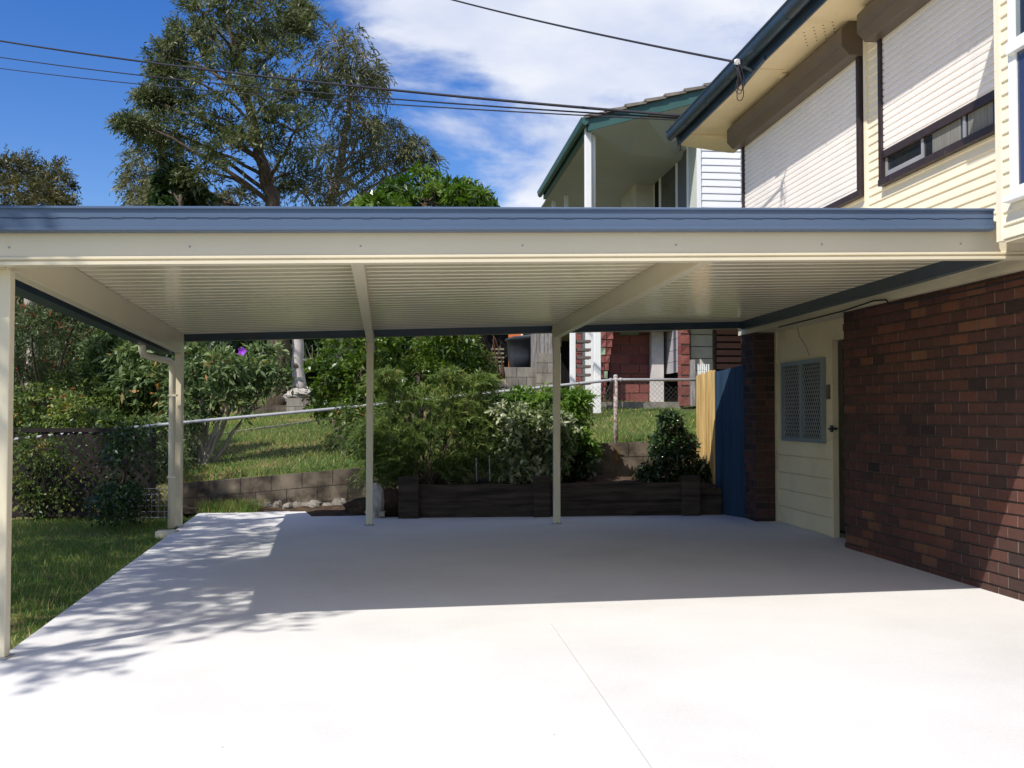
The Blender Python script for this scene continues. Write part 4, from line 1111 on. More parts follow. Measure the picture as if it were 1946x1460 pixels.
# ------------------------------------------------------------------ lattice and wire panel at the left
LY = 13.2
lat = empty('lattice_panel', (-4.1, LY, 0), 'weathered dark timber lattice leaning below the chain-link rail at the left', 'lattice')
l0 = onY(-40, 975, LY); l1 = onY(292, 975, LY); ltop0 = onY(30, 835, LY).z; ltop1 = onY(290, 826, LY).z
lm = [MB(), MB()]
rr = random.Random(12)
for s in (0, 1):
    X = l0.x - 1.0
    while X < l1.x + 1.0:
        p0 = Vector((X, LY - s * 0.012, 0.0)); h = 1.05
        p1 = Vector((X + (h * 0.95 if s == 0 else -h * 0.95), LY - s * 0.012, h))
        # clip to the panel
        ta, tb = 0.0, 1.0
        for lim, sg_ in ((l0.x, 1), (l1.x, -1)):
            da, db = sg_ * (p0.x - lim), sg_ * (p1.x - lim)
            if da < 0 and db < 0: ta = 2; break
            if da < 0: ta = max(ta, da / (da - db))
            if db < 0: tb = min(tb, da / (da - db))
        if ta < tb - 0.05:
            lm[s].cur = rr.uniform(0.2, 1)
            lm[s].bar(p0.lerp(p1, ta), p0.lerp(p1, tb), 0.009, 0.042, up=(1, 0, 0) if False else (-1 if s == 0 else 1, 0, 1))
        X += 0.115 if s == 0 else 0.16
lm[0].build('slat_layer', LATT, lat); lm[1].build('slat_layer', LATT, lat)
mb = MB()
mb.bar((l0.x, LY - .02, 0.03), (l1.x, LY - .02, 0.03), 0.02, 0.05); mb.bar((l0.x, LY - .02, 1.06), (l1.x, LY - .02, 1.06), 0.02, 0.05); mb.bar((l1.x, LY - .02, 0.0), (l1.x, LY - .02, 1.08), 0.05, 0.02, up=(0, 1, 0))
mb.build('frame', LATT, lat)
mb = MB(); WYp = 13.0
a, b = onY(228, 960, WYp), onY(330, 960, WYp); z0, z1 = 0.0, onY(330, 921, WYp).z
k = 0
while a.x + k * 0.075 < b.x + 0.08: mb.tube([(a.x + k * 0.075, WYp, z0 - .05), (a.x + k * 0.075, WYp, z1 - (0.10 if k < 6 else 0))], 0.0032, 4); k += 1
k = 0
while z0 + k * 0.07 < z1 + .01: mb.tube([(a.x, WYp + .004, z0 + k * 0.07), (b.x + .06, WYp + .004, z0 + k * 0.07)], 0.0032, 4); k += 1
tag(mb.build('wire_grid', GALV), 'low square-mesh wire panel standing in the shade beside the downpipe', 'wire mesh')

# ------------------------------------------------------------------ garden edging, low walls and trunk up the slope
def P_hill(px, py, lo=14.2, hi=40):
    """where the bearing meets the sloping yard"""
    for i in range(400):
        r_ = lo + (hi - lo) * i / 400; p = at(px, py, r_)
        if p.z <= hill(p.x, p.y): return p
    return at(px, py, 22)
mb = MB(); pts = [P_hill(x, y) for x, y in ((395, 833), (440, 826), (500, 817), (560, 809), (620, 800), (660, 795))]
for a, b in zip(pts, pts[1:]): mb.bar((a.x, a.y, a.z + 0.01), (b.x, b.y, b.z + 0.01), 0.12, 0.09)
tag(mb.build('garden_edging', BLOCKL), 'pale concrete edging strip crossing the grass slope beyond the fence', 'edging')
def low_wall(name, label, xa, xb, yt, yb, r_, mat, cat='wall', d=0.2, seed=2):
    a, b = at(xa, yt, r_), at(xb, yt, r_); zb = at(xa, yb, r_).z - 0.15
    mb = MB(); mx = (b - a)
    root = empty(name, ((a.x + b.x) / 2, (a.y + b.y) / 2, zb), label, cat)
    block_run(mb, a.x, b.x, (a.y + b.y) / 2, lambda X: a.z, zb, seed=seed, depth=d)
    mb.build('block_face', mat, root)
    m2 = MB(); m2.box(a.x + 0.01, b.x - 0.01, (a.y + b.y) / 2 + 0.012, (a.y + b.y) / 2 + d - 0.01, zb, a.z - 0.012); m2.build('mortar', MORTAR, root)
    return root
low_wall('garden_wall', 'low dark block garden wall at the top of the grass, left of the taller step', 452, 545, 770, 792, 24.5, BLOCK, seed=5)
low_wall('garden_wall', 'short taller block wall in front of the pale tree trunk', 545, 606, 757, 784, 24.3, BLOCKL, seed=6)
tr = empty('tree_trunk', at(568, 742, 25.2), 'straight pale smooth trunk with a knot rising behind the block garden wall', 'trunk')
mb = MB(); b0_ = at(568, 748, 25.2); t0_ = at(563, 560, 25.2)
path = [b0_.lerp(t0_, i / 10) + Vector((0.02 * math.sin(i * 1.7), 0, 0)) for i in range(11)]
mb.tube(path, [0.22, 0.165, 0.15, 0.145, 0.14, 0.138, 0.135, 0.132, 0.13, 0.128, 0.125], 14); mb.build('bark', POLEM, tr, smooth=True)
mb = MB(); k_ = at(562, 695, 25.05); mb.blob(k_, (0.055, 0.03, 0.055), 3, 0.2, 9, 6); mb.build('knot', BARK, tr)
mb = MB(); a = at(568, 749, 24.9); mb.blob((a.x, a.y, a.z), (0.30, 0.22, 0.13), 31, 0.15, 12, 8); mb.blob((a.x - .24, a.y - .05, a.z - .05), (0.14, 0.14, 0.12), 32, 0.18, 10, 7); mb.blob((a.x + .22, a.y, a.z + .02), (0.18, 0.14, 0.09), 33, 0.18, 10, 7)
tag(mb.build('rock', ROCK), 'pale rock heap at the foot of the smooth pale trunk', 'rock')

# ------------------------------------------------------------------ the neighbour's house
nb = empty('neighbour_house', (5, 20, 1.3), 'raised white house with green fascia, open verandah and red painted block base', 'house')
NX = at(1120, 235, 18.2).x                           # gutter line
NZ = at(1120, 228, 18.2).z
NY0 = at(1120, 235, 18.2).y; NY1 = onX(1034, 366, NX).y
sl_ = 0.29
def nz(X, dz=0.0): return NZ + (X - NX) * sl_ + dz
NXR = 9.0
WXn = at(1326, 280, 18.75).x; WYn = at(1326, 280, 18.75).y; CZ = at(1326, 276, 18.75).z
# tiled roof: stepped courses
for_k = 0
mb = MB(); xk = NX - 0.06
while xk < NXR:
    xe = xk + 0.36
    mb.hexa([(xk - 0.03, NY0 - 0.06, nz(xk, 0.035)), (xe, NY0 - 0.06, nz(xe, 0.015)), (xe, NY1 + 0.1, nz(xe, 0.015)), (xk - 0.03, NY1 + 0.1, nz(xk, 0.035)),
             (xk - 0.03, NY0 - 0.06, nz(xk, 0.095)), (xe, NY0 - 0.06, nz(xe, 0.06)), (xe, NY1 + 0.1, nz(xe, 0.06)), (xk - 0.03, NY1 + 0.1, nz(xk, 0.095))])
    xk = xe
mb.build('roof', TILE, nb)
# raking green barge board
mb = MB()
mb.hexa([(NX - 0.02, NY0, nz(NX, -0.20)), (NXR, NY0, nz(NXR, -0.20)), (NXR, NY0 + 0.03, nz(NXR, -0.20)), (NX - 0.02, NY0 + 0.03, nz(NX, -0.20)),
         (NX - 0.02, NY0, nz(NX, 0.015)), (NXR, NY0, nz(NXR, 0.0)), (NXR, NY0 + 0.03, nz(NXR, 0.0)), (NX - 0.02, NY0 + 0.03, nz(NX, 0.015))])
mb.build('barge_board', GREEN, nb)
mb = MB(); cz0 = nz(NX, -0.17); cz1 = CZ; YC = NY0 + 1.4
def czx(X): return lerp(cz0, cz1, (X - NX) / (WXn - NX))
for i in range(6):
    xa, xb = lerp(NX + .05, NXR, i / 6), lerp(NX + .05, NXR, (i + 1) / 6)
    for (y0, y1, f0, f1) in ((NY0 + 0.03, YC, lambda X: nz(X, -0.17), czx), (YC, NY1 + 1.8, czx, czx)):
        mb.hexa([(xa, y0, f0(xa)), (xb, y0, f0(xb)), (xb, y1, f1(xb)), (xa, y1, f1(xa)), (xa, y0, f0(xa) + .02), (xb, y0, f0(xb) + .02), (xb, y1, f1(xb) + .02), (xa, y1, f1(xa) + .02)])
mb.build('verandah_ceiling', NCEIL, nb)
mb = MB(); pr = []
for k in range(9):
    a = math.pi * k / 8
    pr.append((NX - 0.02 - 0.06 + 0.06 * math.cos(a), NY0 - 0.03, NZ - 0.02 - 0.08 * math.sin(a)))
pr += [(NX - 0.15, NY0 - 0.03, NZ + 0.02), (NX - 0.15, NY0 - 0.03, NZ + 0.035), (NX - 0.02, NY0 - 0.03, NZ + 0.03)]
mb.prism(pr, (0, NY0 - 0.03, 0), (0, NY1 + 0.12, 0)); ng = mb.build('gutter', GREEN, nb)
mb = MB(); mb.box(NX - 0.019, NX + 0.05, NY0 + 0.031, NY1, NZ - 0.17, NZ + 0.0); mb.build('fascia', GREEN, nb)
def vpost(px, r_, ytop, ybot, wd, name='verandah_post', mat=WHITE):
    a, b = at(px, ytop, r_), at(px, ybot, r_); h = wd / 2
    mb = MB(); mb.box(a.x - h, a.x + h, a.y - h, a.y + h, b.z, a.z); return mb.build(name, mat, nb, bevel=0.01)
vpost(1117, 18.45, 236, 420, 0.115)
mb = MB(); a = at(1128, 262, 18.6); mb.tube([(a.x - .06, a.y, a.z + .14), (a.x, a.y, a.z), (a.x, a.y, a.z - 1.6)], 0.035, 10); mb.build('downpipe', WHITE, nb, smooth=True)
vpost(1076, 23.6, 352, 420, 0.09); vpost(1052, 24.2, 368, 420, 0.09)
# end beam of the verandah
mb = MB(); a, b = at(1048, 371, 24.2), at(1093, 362, 23.6); mb.bar(a, b, 0.06, 0.09); mb.build('end_beam', WHITE, nb)
# back wall of the verandah (faces left) and front weatherboards

DECK = at(1133, 500, 18.5).z - 0.9
mb = MB(); mb.box(WXn, WXn + 0.15, WYn, NY1 + 3, DECK, CZ + 0.5); vw = mb.build('verandah_wall', surf('lining_wall', (0.60, 0.63, 0.57), 0.6, 0.04), nb)
mb = MB(); X = WXn
def siding_front(mb, xa, xb, z0, z1, Y, pitch=0.13):
    z = z0
    while z < z1:
        zt = min(z + pitch, z1)
        mb.prism([(xa, Y - 0.016, z + 0.003), (xa, Y - 0.016, z + 0.02), (xa, Y - 0.003, zt - 0.004), (xa, Y + 0.02, zt - 0.004), (xa, Y + 0.02, z + 0.003)], (xa, 0, 0), (xb, 0, 0)); z += pitch
siding_front(mb, WXn + 0.0, NXR, DECK, CZ - 0.02, WYn - 0.005)
mb.build('weatherboard_wall', WHITEB, nb)
mb = MB(); mb.box(WXn - 0.03, WXn + 0.05, WYn - 0.035, WYn - 0.022, DECK, CZ - 0.03); mb.build('corner_board', WHITE, nb)
mb = MB(); mb.box(NX + 0.08, NXR, NY0 + 2.4, NY1 + 2, DECK - 0.12, DECK - 0.002); mb.build('deck', GREYT, nb)
# windows on the verandah wall: bearings on the wall plane
def nwin(xa, xb, ytop_a, mat, name, frame=True, ybot=None):
    ya, yb = onX(xa, 360, WXn).y, onX(xb, 360, WXn).y
    z1 = onX(xa, ytop_a, WXn).z; z0 = DECK + 0.3 if ybot is None else ybot
    lo, hi = min(ya, yb), max(ya, yb)
    mb = MB(); mb.box(WXn - 0.02, WXn - 0.003, lo, hi, z0, z1); o = mb.build(name, mat, nb)
    if frame:
        m2 = MB()
        for (c, d) in ((lo - .05, lo), (hi, hi + .05)): m2.box(WXn - 0.035, WXn - 0.003, c, d, z0, z1 + .05)
        m2.box(WXn - 0.035, WXn - 0.003, lo, hi, z1, z1 + .05); m2.build('frame', WHITE, o)
    return o
nwin(1308, 1290, 281, surf('flyscreen', (0.10, 0.105, 0.12), 0.5), 'window_screen')
nwin(1287, 1258, 305, GLASS_D, 'window'); nwin(1255, 1246, 330, DARK, 'window')
nwin(1226, 1211, 355, DARK, 'doorway', ybot=DECK)
mb = MB(); a = onX(1181, 360, WXn - 0.4); b = onX(1208, 360, WXn - 0.4); mb.box(WXn - 0.4, WXn - 0.003, min(a.y, b.y), max(a.y, b.y), DECK, onX(1181, 352, WXn - .4).z); mb.build('wall_cupboard', surf('pale_cupboard', (0.55, 0.52, 0.45), 0.6), nb)
# lower gutter glimpsed through the verandah
mb = MB(); a, b = at(1082, 392, 25.5), at(1106, 352, 24.6); mb.bar(a, b, 0.12, 0.14); mb.build('lower_gutter', GREEN, nb)

# ----- lower storey
def face_box(x0, x1, y0, y1, r_, d=0.12, mb=None, name=None, mat=None, parent=nb, bevel=0):
    """box whose front fills a bearing window at a range (square to the yard)"""
    a, b = at(x0, y0, r_), at(x1, y1, r_); own = mb is None
    mb = mb or MB(); y = (a.y + b.y) / 2
    mb.box(min(a.x, b.x), max(a.x, b.x), y, y + d, min(a.z, b.z), max(a.z, b.z))
    if own: return mb.build(name, mat, parent, bevel=bevel)
def blocks_face(x0, x1, y0, y1, r_, L, H, mat, name, seed, rough=0.0, d=0.19):
    a, b = at(x0, y0, r_), at(x1, y1, r_); y = (a.y + b.y) / 2; rr = random.Random(seed)
    mb = MB(); z = b.z; row = 0
    while z < a.z - 0.02:
        x = a.x - (L / 2 if row % 2 else 0); zt = min(z + H - 0.012, a.z)
        while x < b.x:
            p, q_ = max(x, a.x), min(x + L - 0.012, b.x)
            if q_ - p > 0.03:
                mb.cur = rr.uniform(0, 0.78) if rr.random() > 0.07 else 0.95
                e = rr.uniform(-rough, rough); c = 0.012 + rough
                mb.hexa([(p + c * .3, y + e, z + c * .3), (q_ - c * .3, y + e * .4, z + c * .3), (q_, y + d, z), (p, y + d, z), (p + c * .3, y - e, zt - c * .3), (q_ - c * .3, y + e, zt - c * .3), (q_, y + d, zt), (p, y + d, zt)])
            x += L
        z += H; row += 1
    o = mb.build(name, mat, nb)
    m2 = MB(); m2.box(a.x + .01, b.x - .01, y + 0.03, y + d - 0.01, b.z, a.z - 0.01); m2.build('mortar', MORTAR, o)
    return o
# recessed dark-red wall, lit only along its foot
blocks_face(1160, 1246, 560, 765, 21.4, 0.40, 0.20, REDBLK, 'red_block_wall', 3)
face_box(1238, 1262, 560, 765, 21.2, 0.2, name='block_pier', mat=WBLOCK)
# hanging weatherboard panel, slanting away to the left
mb = MB(); a1, a0 = at(1294, 560, 20.2), at(1259, 560, 21.6)
for k in range(8):
    z0 = at(1259, 712, 21.6).z + k * 0.225
    w0, w1 = (0.0, 0.0)
    mb.hexa([(a0.x, a0.y, z0), (a1.x, a1.y, z0), (a1.x, a1.y + .03, z0), (a0.x, a0.y + .03, z0), (a0.x, a0.y + .012, z0 + .218), (a1.x, a1.y + .012, z0 + .218), (a1.x, a1.y + .03, z0 + .218), (a0.x, a0.y + .03, z0 + .218)])
mb.build('weatherboard_panel', GREYW, nb)
face_box(1255, 1296, 690, 765, 22.6, 0.1, name='underfloor_shade', mat=DARK)  # near-black sheet standing in for the shade below the panel
blocks_face(1292, 1312, 560, 772, 20.0, 0.4, 0.20, REDBLK, 'block_column', 12, rough=0.018)
blocks_face(1312, 1356, 560, 772, 20.3, 0.9, 0.235, WBLOCK, 'white_block_wall', 5)
face_box(1355.5, 1361, 560, 772, 19.9, 0.08, name='dark_post', mat=DKFRAME)
mb = MB()
for k in range(11):
    y0 = 560 + k * 13.2
    if y0 > 712: break
    face_box(1361, 1440, y0, y0 + 9.6, 19.9, 0.03, mb=mb)
mb.build('slat_screen', BRSLAT, nb)
face_box(1361, 1440, 540, 740, 20.6, 0.05, name='underfloor_shade', mat=DARK)
face_box(1050, 1440, 540, 775, 24.2, 0.1, name='underfloor_shade', mat=DARK)  # near-black backdrop sheet; the underfloor shade is put into its colour
# threshold slab
mb = MB(); a, b = at(1150, 768, 20.1), at(1300, 764, 20.1); mb.box(a.x, b.x, a.y - .15, a.y + 1.8, b.z - 0.16, b.z); mb.build('threshold', BLOCKL, nb)
# tall posts under the verandah
vpost(1134, 18.2, 540, 786, 0.125, 'verandah_post'); vpost(1088, 18.9, 540, 770, 0.10, 'verandah_post')
# stair between the posts, rising away to the right with a block stringer
red2 = None
mb = MB(); rr = random.Random(8)
for k in range(13):
    y1 = 765 - k * 15; sh_ = k * 3.4
    a, b = at(1141, y1 - 14.2, 19.2), at(1150 + sh_ * 0.62, y1, 19.2)
    for s in range(2):
        mb.cur = rr.uniform(0, 0.78) if rr.random() > 0.12 else 0.95
        xa, xb = lerp(a.x, b.x, s / 2), lerp(a.x, b.x, (s + 1) / 2) - 0.012; e = rr.uniform(-.012, .012)
        mb.hexa([(xa, a.y + e, b.z + .008), (xb, a.y - e, b.z + .008), (xb, a.y + .18, b.z + .008), (xa, a.y + .18, b.z + .008), (xa, a.y - e, a.z), (xb, a.y + e, a.z), (xb, a.y + .18, a.z), (xa, a.y + .18, a.z)])
mb.build('stair_wall', REDBLK, nb)
for k, y in enumerate((648, 664, 679, 696, 712, 728, 743, 758)):
    a, b = at(1091, y, 18.9), at(1130, y + 1, 18.55)
    mb = MB(); mb.box(a.x, b.x, a.y - .02, a.y + 0.24, a.z - 0.03, a.z + 0.018); mb.build('stair_tread', surf('tread', (0.14, 0.11, 0.10), 0.85) if k == 0 else MATS['tread'], nb)
blocks_face(1096, 1106, 560, 768, 20.4, 0.4, 0.2, REDBLK, 'block_column', 30)
face_box(1106, 1127, 560, 768, 20.5, 0.12, name='white_panel', mat=WHITE)
# wooden post and small pickets at the fence end
face_box(1313, 1322, 684, 772, 18.6, 0.09, name='timber_post', mat=GREYT, bevel=0.006)
for k in range(6):
    a = at(1327 + k * 4, 692, 17.5); mb = MB(); mb.box(a.x - .008, a.x + .008, a.y, a.y + .016, a.z - .25, a.z); mb.build('picket', WHITE, nb)

# bin terrace
bt = low_wall('terrace_wall', 'stained grey block terrace wall with the black bin on top', 905, 1023, 698, 775, 20.4, BLOCKL, seed=15)
bt2 = low_wall('terrace_wall', 'higher end pier of the grey terrace wall under the grey palings', 1021, 1066, 671, 775, 20.3, BLOCKL, seed=16)
gp = empty('paling_fence', at(1035, 672, 20.5), 'weathered grey vertical paling fence above the block terrace wall', 'fence')
for k, (xa, xb, yt) in enumerate(((1009, 1019, 600), (1019.5, 1026, 600), (1026.5, 1034, 600), (1034.5, 1041, 600), (1041.5, 1049, 600), (1049.5, 1056, 600), (1056.5, 1064, 600))):
    a, b = at(xa, yt, 20.45 + 0.02 * (k % 2)), at(xb, 698 if k < 2 else 671, 20.45)
    mb = MB(); mb.cur = random.Random(k + 3).uniform(0.1, 1); mb.box(a.x, b.x, a.y, a.y + .02, b.z, a.z); mb.build('paling', GREYT, gp)
bn = empty('wheelie_bin', at(991, 698, 20.8), 'black plastic bin with a tilted lid on the terrace wall', 'bin')
a, b = at(963, 642, 20.8), at(1019, 642, 20.8); zt, zb = a.z, at(991, 700, 20.8).z - 0.1; cxb = (a.x + b.x) / 2; wt = (b.x - a.x) / 2 * 0.92; wb_ = wt * 0.72; cyb = a.y + wt
def ringsq(w_, z, n=20, p=0.5):
    out = []
    for i in range(n):
        t = 2 * math.pi * i / n; c, s = math.cos(t), math.sin(t)
        out.append((cxb + w_ * math.copysign(abs(c) ** p, c), cyb + w_ * math.copysign(abs(s) ** p, s), z + (0.035 * c if z > zt - .05 else 0)))
    return out
mb = MB(); rs = [ringsq(wb_, zb), ringsq(lerp(wb_, wt, .5), (zb + zt) / 2), ringsq(wt * .97, zt - 0.055), ringsq(wt * 1.05, zt - 0.05), ringsq(wt * 1.05, zt - 0.01)]
vs = [v for r_ in rs for v in r_]; n_ = 20
mb.add(vs, [(i * n_ + k, i * n_ + (k + 1) % n_, (i + 1) * n_ + (k + 1) % n_, (i + 1) * n_ + k) for i in range(len(rs) - 1) for k in range(n_)] + [tuple(range(n_ - 1, -1, -1))])
mb.build('body', BIN, bn, smooth=True)
mb = MB(); rs = [ringsq(wt * 1.10, zt - 0.008), ringsq(wt * 1.10, zt + 0.025), ringsq(wt * 0.8, zt + 0.05)]
vs = [v for r_ in rs for v in r_]
mb.add(vs, [(i * n_ + k, i * n_ + (k + 1) % n_, (i + 1) * n_ + (k + 1) % n_, (i + 1) * n_ + k) for i in range(2) for k in range(n_)] + [tuple(range(2 * n_, 3 * n_)), tuple(range(n_ - 1, -1, -1))])
mb.build('lid', BIN, bn)
mb = MB(); a, b = at(967, 560, 21.9), at(990, 700, 21.9); mb.box(a.x, b.x, a.y, a.y + .1, b.z, a.z)
op = mb.build('orange_board', ORANGE); tag(op, 'bright orange painted board standing behind the black bin', 'board')
mb = MB(); a, b = at(990.5, 560, 21.85), at(994, 700, 21.85); mb.box(a.x, b.x, a.y, a.y + .08, b.z, a.z); mb.build('edge_strip', WHITE, op)
mb = MB(); a, b = at(900, 600, 24.6), at(1075, 730, 24.6); mb.box(a.x, b.x, a.y, a.y + .1, b.z - .5, a.z); sc_ = mb.build('dark_backdrop', DARK)  # near-black flat sheet filling the dark area behind the bin
tag(sc_, 'dark shed sheet behind the bin and orange board', 'backdrop')
mb = MB()
for k in range(5):
    a, b = at(933, 662 + k * 8, 22.6), at(958, 665 + k * 8, 22.6); mb.box(a.x, b.x, a.y, a.y + .02, b.z, a.z)
tag(mb.build('slatted_pallet', surf('mossy_slat', (0.22, 0.25, 0.15), 0.9)), 'mossy slatted timber pieces left of the black bin', 'slats')

# ------------------------------------------------------------------ trees
def at_ground(px, rng):
    p = at(px, 780, rng); return Vector((p.x, p.y, hill(p.x, p.y) - 0.05))

# tall silky oak in the middle
Bk = lambda lst, r_, sd: [pblob(x, y, rx, ry, r_, dz=random.Random(sd + i).uniform(-1.6, 1.6)) for i, (x, y, rx, ry) in enumerate(lst)]
g = at_ground(533, 26.0)
oak_blobs = Bk([(385, 25, 40, 38), (450, -30, 55, 42), (500, 15, 48, 42), (455, 75, 50, 40), (362, 62, 26, 26), (362, 118, 42, 38), (318, 108, 30, 24), (322, 142, 26, 16),
                (430, 150, 55, 40), (515, 105, 52, 42), (575, 26, 12, 9), (565, 45, 10, 8), (540, 62, 30, 24), (505, 190, 62, 42), (415, 222, 56, 34), (345, 195, 36, 14), (290, 192, 20, 9), (250, 238, 12, 6), (275, 246, 18, 9), (292, 192, 14, 5), (330, 250, 44, 26),
                (465, 280, 70, 38), (375, 320, 58, 40), (560, 250, 58, 40), (300, 282, 36, 26), (545, 330, 60, 34), (590, 170, 44, 40)], 26.0, 100)
make_tree('silky_oak', 'tall olive-green tree with an open crown and dark trunk, tallest behind the carport roof', 'tree', g,
          [at(530, 640, 26), at(524, 480, 26), at(519, 390, 26), at(503, 320, 26), at(484, 262, 26), at(468, 180, 26), at(444, 90, 26), at(430, 20, 26)],
          oak_blobs, L_OAK, BARK, dict(sub=11, per=14, Ls=0.40, K=10, ll=0.15, lw=0.038, ang=0.7, droop=0.15, subr=0.24, shell=0.45, outw=0.9, up=0.4), r0=0.30, r1=0.05, seed=21, twig=0.014)
g = at_ground(640, 29.0)
gum_blobs = Bk([(640, 78, 48, 34), (690, 105, 34, 38), (610, 128, 38, 34), (662, 150, 46, 32), (706, 150, 22, 30), (640, 205, 48, 34), (690, 232, 36, 24), (610, 285, 56, 40), (668, 292, 60, 36), (735, 238, 30, 22),
                (752, 268, 44, 28), (712, 318, 60, 34), (785, 282, 20, 18), (640, 345, 60, 32), (800, 308, 26, 16), (575, 365, 50, 26), (700, 368, 50, 22)], 29.0, 200)
make_tree('gum_tree', 'airy weeping gum tree with a rounded crown, right of the tallest tree', 'tree', g,
          [at(636, 560, 29), at(620, 430, 29), at(640, 330, 29), at(660, 240, 29), at(668, 150, 29)],
          gum_blobs, L_EUC, PALEBARK, dict(sub=11, per=9, Ls=0.48, K=9, ll=0.18, lw=0.034, ang=0.5, droop=0.75, subr=0.28, shell=0.45, outw=0.6, up=0.1), r0=0.28, r1=0.06, seed=22, twig=0.014)
g = at_ground(330, 29.5)
make_tree('gum_tree', 'low pale gum crown left of the tallest tree', 'tree', g,
          [at(330, 560, 29.5), at(340, 450, 29.5), at(345, 380, 29.5), at(352, 330, 29.5)],
          Bk([(275, 318, 36, 30), (262, 365, 28, 34), (318, 342, 44, 34), (300, 392, 50, 26), (405, 375, 44, 30), (455, 388, 40, 28)], 29.5, 300), L_EUC, PALEBARK,
          dict(sub=11, per=11, Ls=0.45, K=9, ll=0.17, lw=0.04, ang=0.5, droop=0.6, subr=0.30, shell=0.4, outw=0.6, up=0.15), r0=0.16, r1=0.05, seed=23)
g = at_ground(350, 25.0)
make_tree('broadleaf_tree', 'broad-leaved dark green tree top just above the roof, in front of the pale gum', 'tree', g,
          [at(350, 560, 25), at(347, 430, 25), at(343, 370, 25)],
          Bk([(340, 350, 30, 34), (322, 385, 28, 26), (362, 392, 28, 24)], 25.0, 350), L_DK, BARK,
          dict(sub=10, per=12, Ls=0.35, K=7, ll=0.26, lw=0.09, ang=0.9, droop=0.5, subr=0.4, shell=0.4, outw=0.7, up=0.2), r0=0.12, r1=0.04, seed=24)
g = at_ground(60, 31.0)
make_tree('spreading_tree', 'russet-green flat-topped tree at the far left above the carport roof', 'tree', g,
          [at(58, 560, 31), at(56, 440, 31), at(62, 380, 31), at(66, 340, 31)],
          Bk([(5, 318, 40, 26), (45, 330, 40, 26), (88, 328, 30, 26), (28, 365, 44, 24), (78, 372, 42, 26), (108, 392, 30, 14), (-30, 350, 40, 40), (110, 355, 20, 18), (40, 398, 60, 16)], 31.0, 400), L_RUS, PALEBARK,
          dict(sub=11, per=10, Ls=0.40, K=9, ll=0.14, lw=0.05, ang=0.9, droop=0.15, subr=0.27, shell=0.5, outw=0.8, up=0.2), r0=0.2, r1=0.05, seed=25)
g = at_ground(800, 22.0)
make_tree('mango_tree', 'bright green dense mango-like tree dome showing above the middle of the roof', 'tree', g,
          [at(802, 560, 22), at(805, 450, 22), at(808, 390, 22)],
          Bk([(800, 352, 44, 30), (850, 352, 42, 28), (758, 368, 40, 26), (890, 375, 32, 22), (822, 385, 60, 30), (735, 390, 40, 20), (922, 394, 18, 10), (700, 394, 24, 12)], 22.0, 500), L_MANGO, BARK,
          dict(sub=11, per=9, Ls=0.22, K=8, ll=0.19, lw=0.058, ang=1.0, droop=0.7, subr=0.30, shell=0.5, outw=0.9, up=0.35), r0=0.18, r1=0.06, seed=26)

# ------------------------------------------------------------------ wooded background, tree by tree
bgs = [(60, 640, 150, 90, 36, L_RUS, 'dim russet-green tree filling the gap behind the left shrubs'),
       (210, 620, 130, 90, 37, L_DK, 'dark green tree deep in shade behind the large-leaved shrub'),
       (380, 640, 120, 95, 34, L_DK, 'dark shaded tree behind the purple-flowered shrub'),
       (500, 660, 90, 80, 33, L_DK, 'dark tree directly behind the two bare trunks'),
       (640, 650, 110, 85, 35, L_DK, 'dark tree right of the pale trunk and behind the citrus bush'),
       (790, 640, 130, 85, 33, L_DK, 'shaded tree hidden mostly by the citrus bush'),
       (-90, 620, 130, 120, 38, L_RUS, 'background tree at the left frame edge beyond the front post')]
for i, (px, py, rx, ry, r_, lf, lab) in enumerate(bgs):
    g = at_ground(px, r_)
    bl = [pblob(px + a * rx, py + b * ry, rx * .55, ry * .55, r_, dz=random.Random(900 + i * 9 + k).uniform(-1, 1)) for k, (a, b) in enumerate(((-.5, -.3), (.5, -.35), (0, -.6), (-.45, .35), (.45, .35), (0, .1), (0, .65)))]
    make_tree('background_tree', lab, 'tree', g, [at(px, py + ry * .3, r_), at(px + 8, py - ry * .3, r_)], bl, lf, BARK,
              dict(sub=14, per=11, Ls=0.5, K=8, ll=0.30, lw=0.11, ang=0.9, droop=0.3, subr=0.42, shell=0.3, outw=0.6, up=0.2), r0=0.2, r1=0.06, seed=60 + i, group='trees in the wooded background')

# ------------------------------------------------------------------ shrubs beyond the fence
def shrub(name, label, base, stems_to, blobs, leaf, cp, seed, bark=BARK, r0=0.03, r1=0.008, cat='shrub', group=None, stem='stem', nst=None):
    root = empty(name, base, label, cat, group)
    rr = random.Random(seed); base = Vector(base)
    V, T, tw = crown(blobs, seed=seed, **cp)
    mb = MB()
    for i, (c, r) in enumerate(blobs):
        c = Vector(c)
        b = base + Vector((rr.uniform(-.12, .12), rr.uniform(-.12, .12), 0))
        limb(mb, b, c, r0, r1, seed * 50 + i, 6, 0.08, 6)
    for i, (a, b) in enumerate(tw):
        if i % 2 == 0: limb(mb, a, b, r1, r1 * 0.4, seed * 500 + i, 2, 0.1, 4)
    mb.build(stem, bark, root, smooth=True)
    build_np('foliage', V, 4, leaf, root, T)
    return root
def hillpt(px, rng): return at_ground(px, rng)
BROAD = dict(sub=13, per=10, Ls=0.22, K=7, ll=0.105, lw=0.04, ang=0.9, droop=0.3, subr=0.34, shell=0.4, outw=0.8, up=0.3)
def bp(**k): d = dict(BROAD); d.update(k); return d
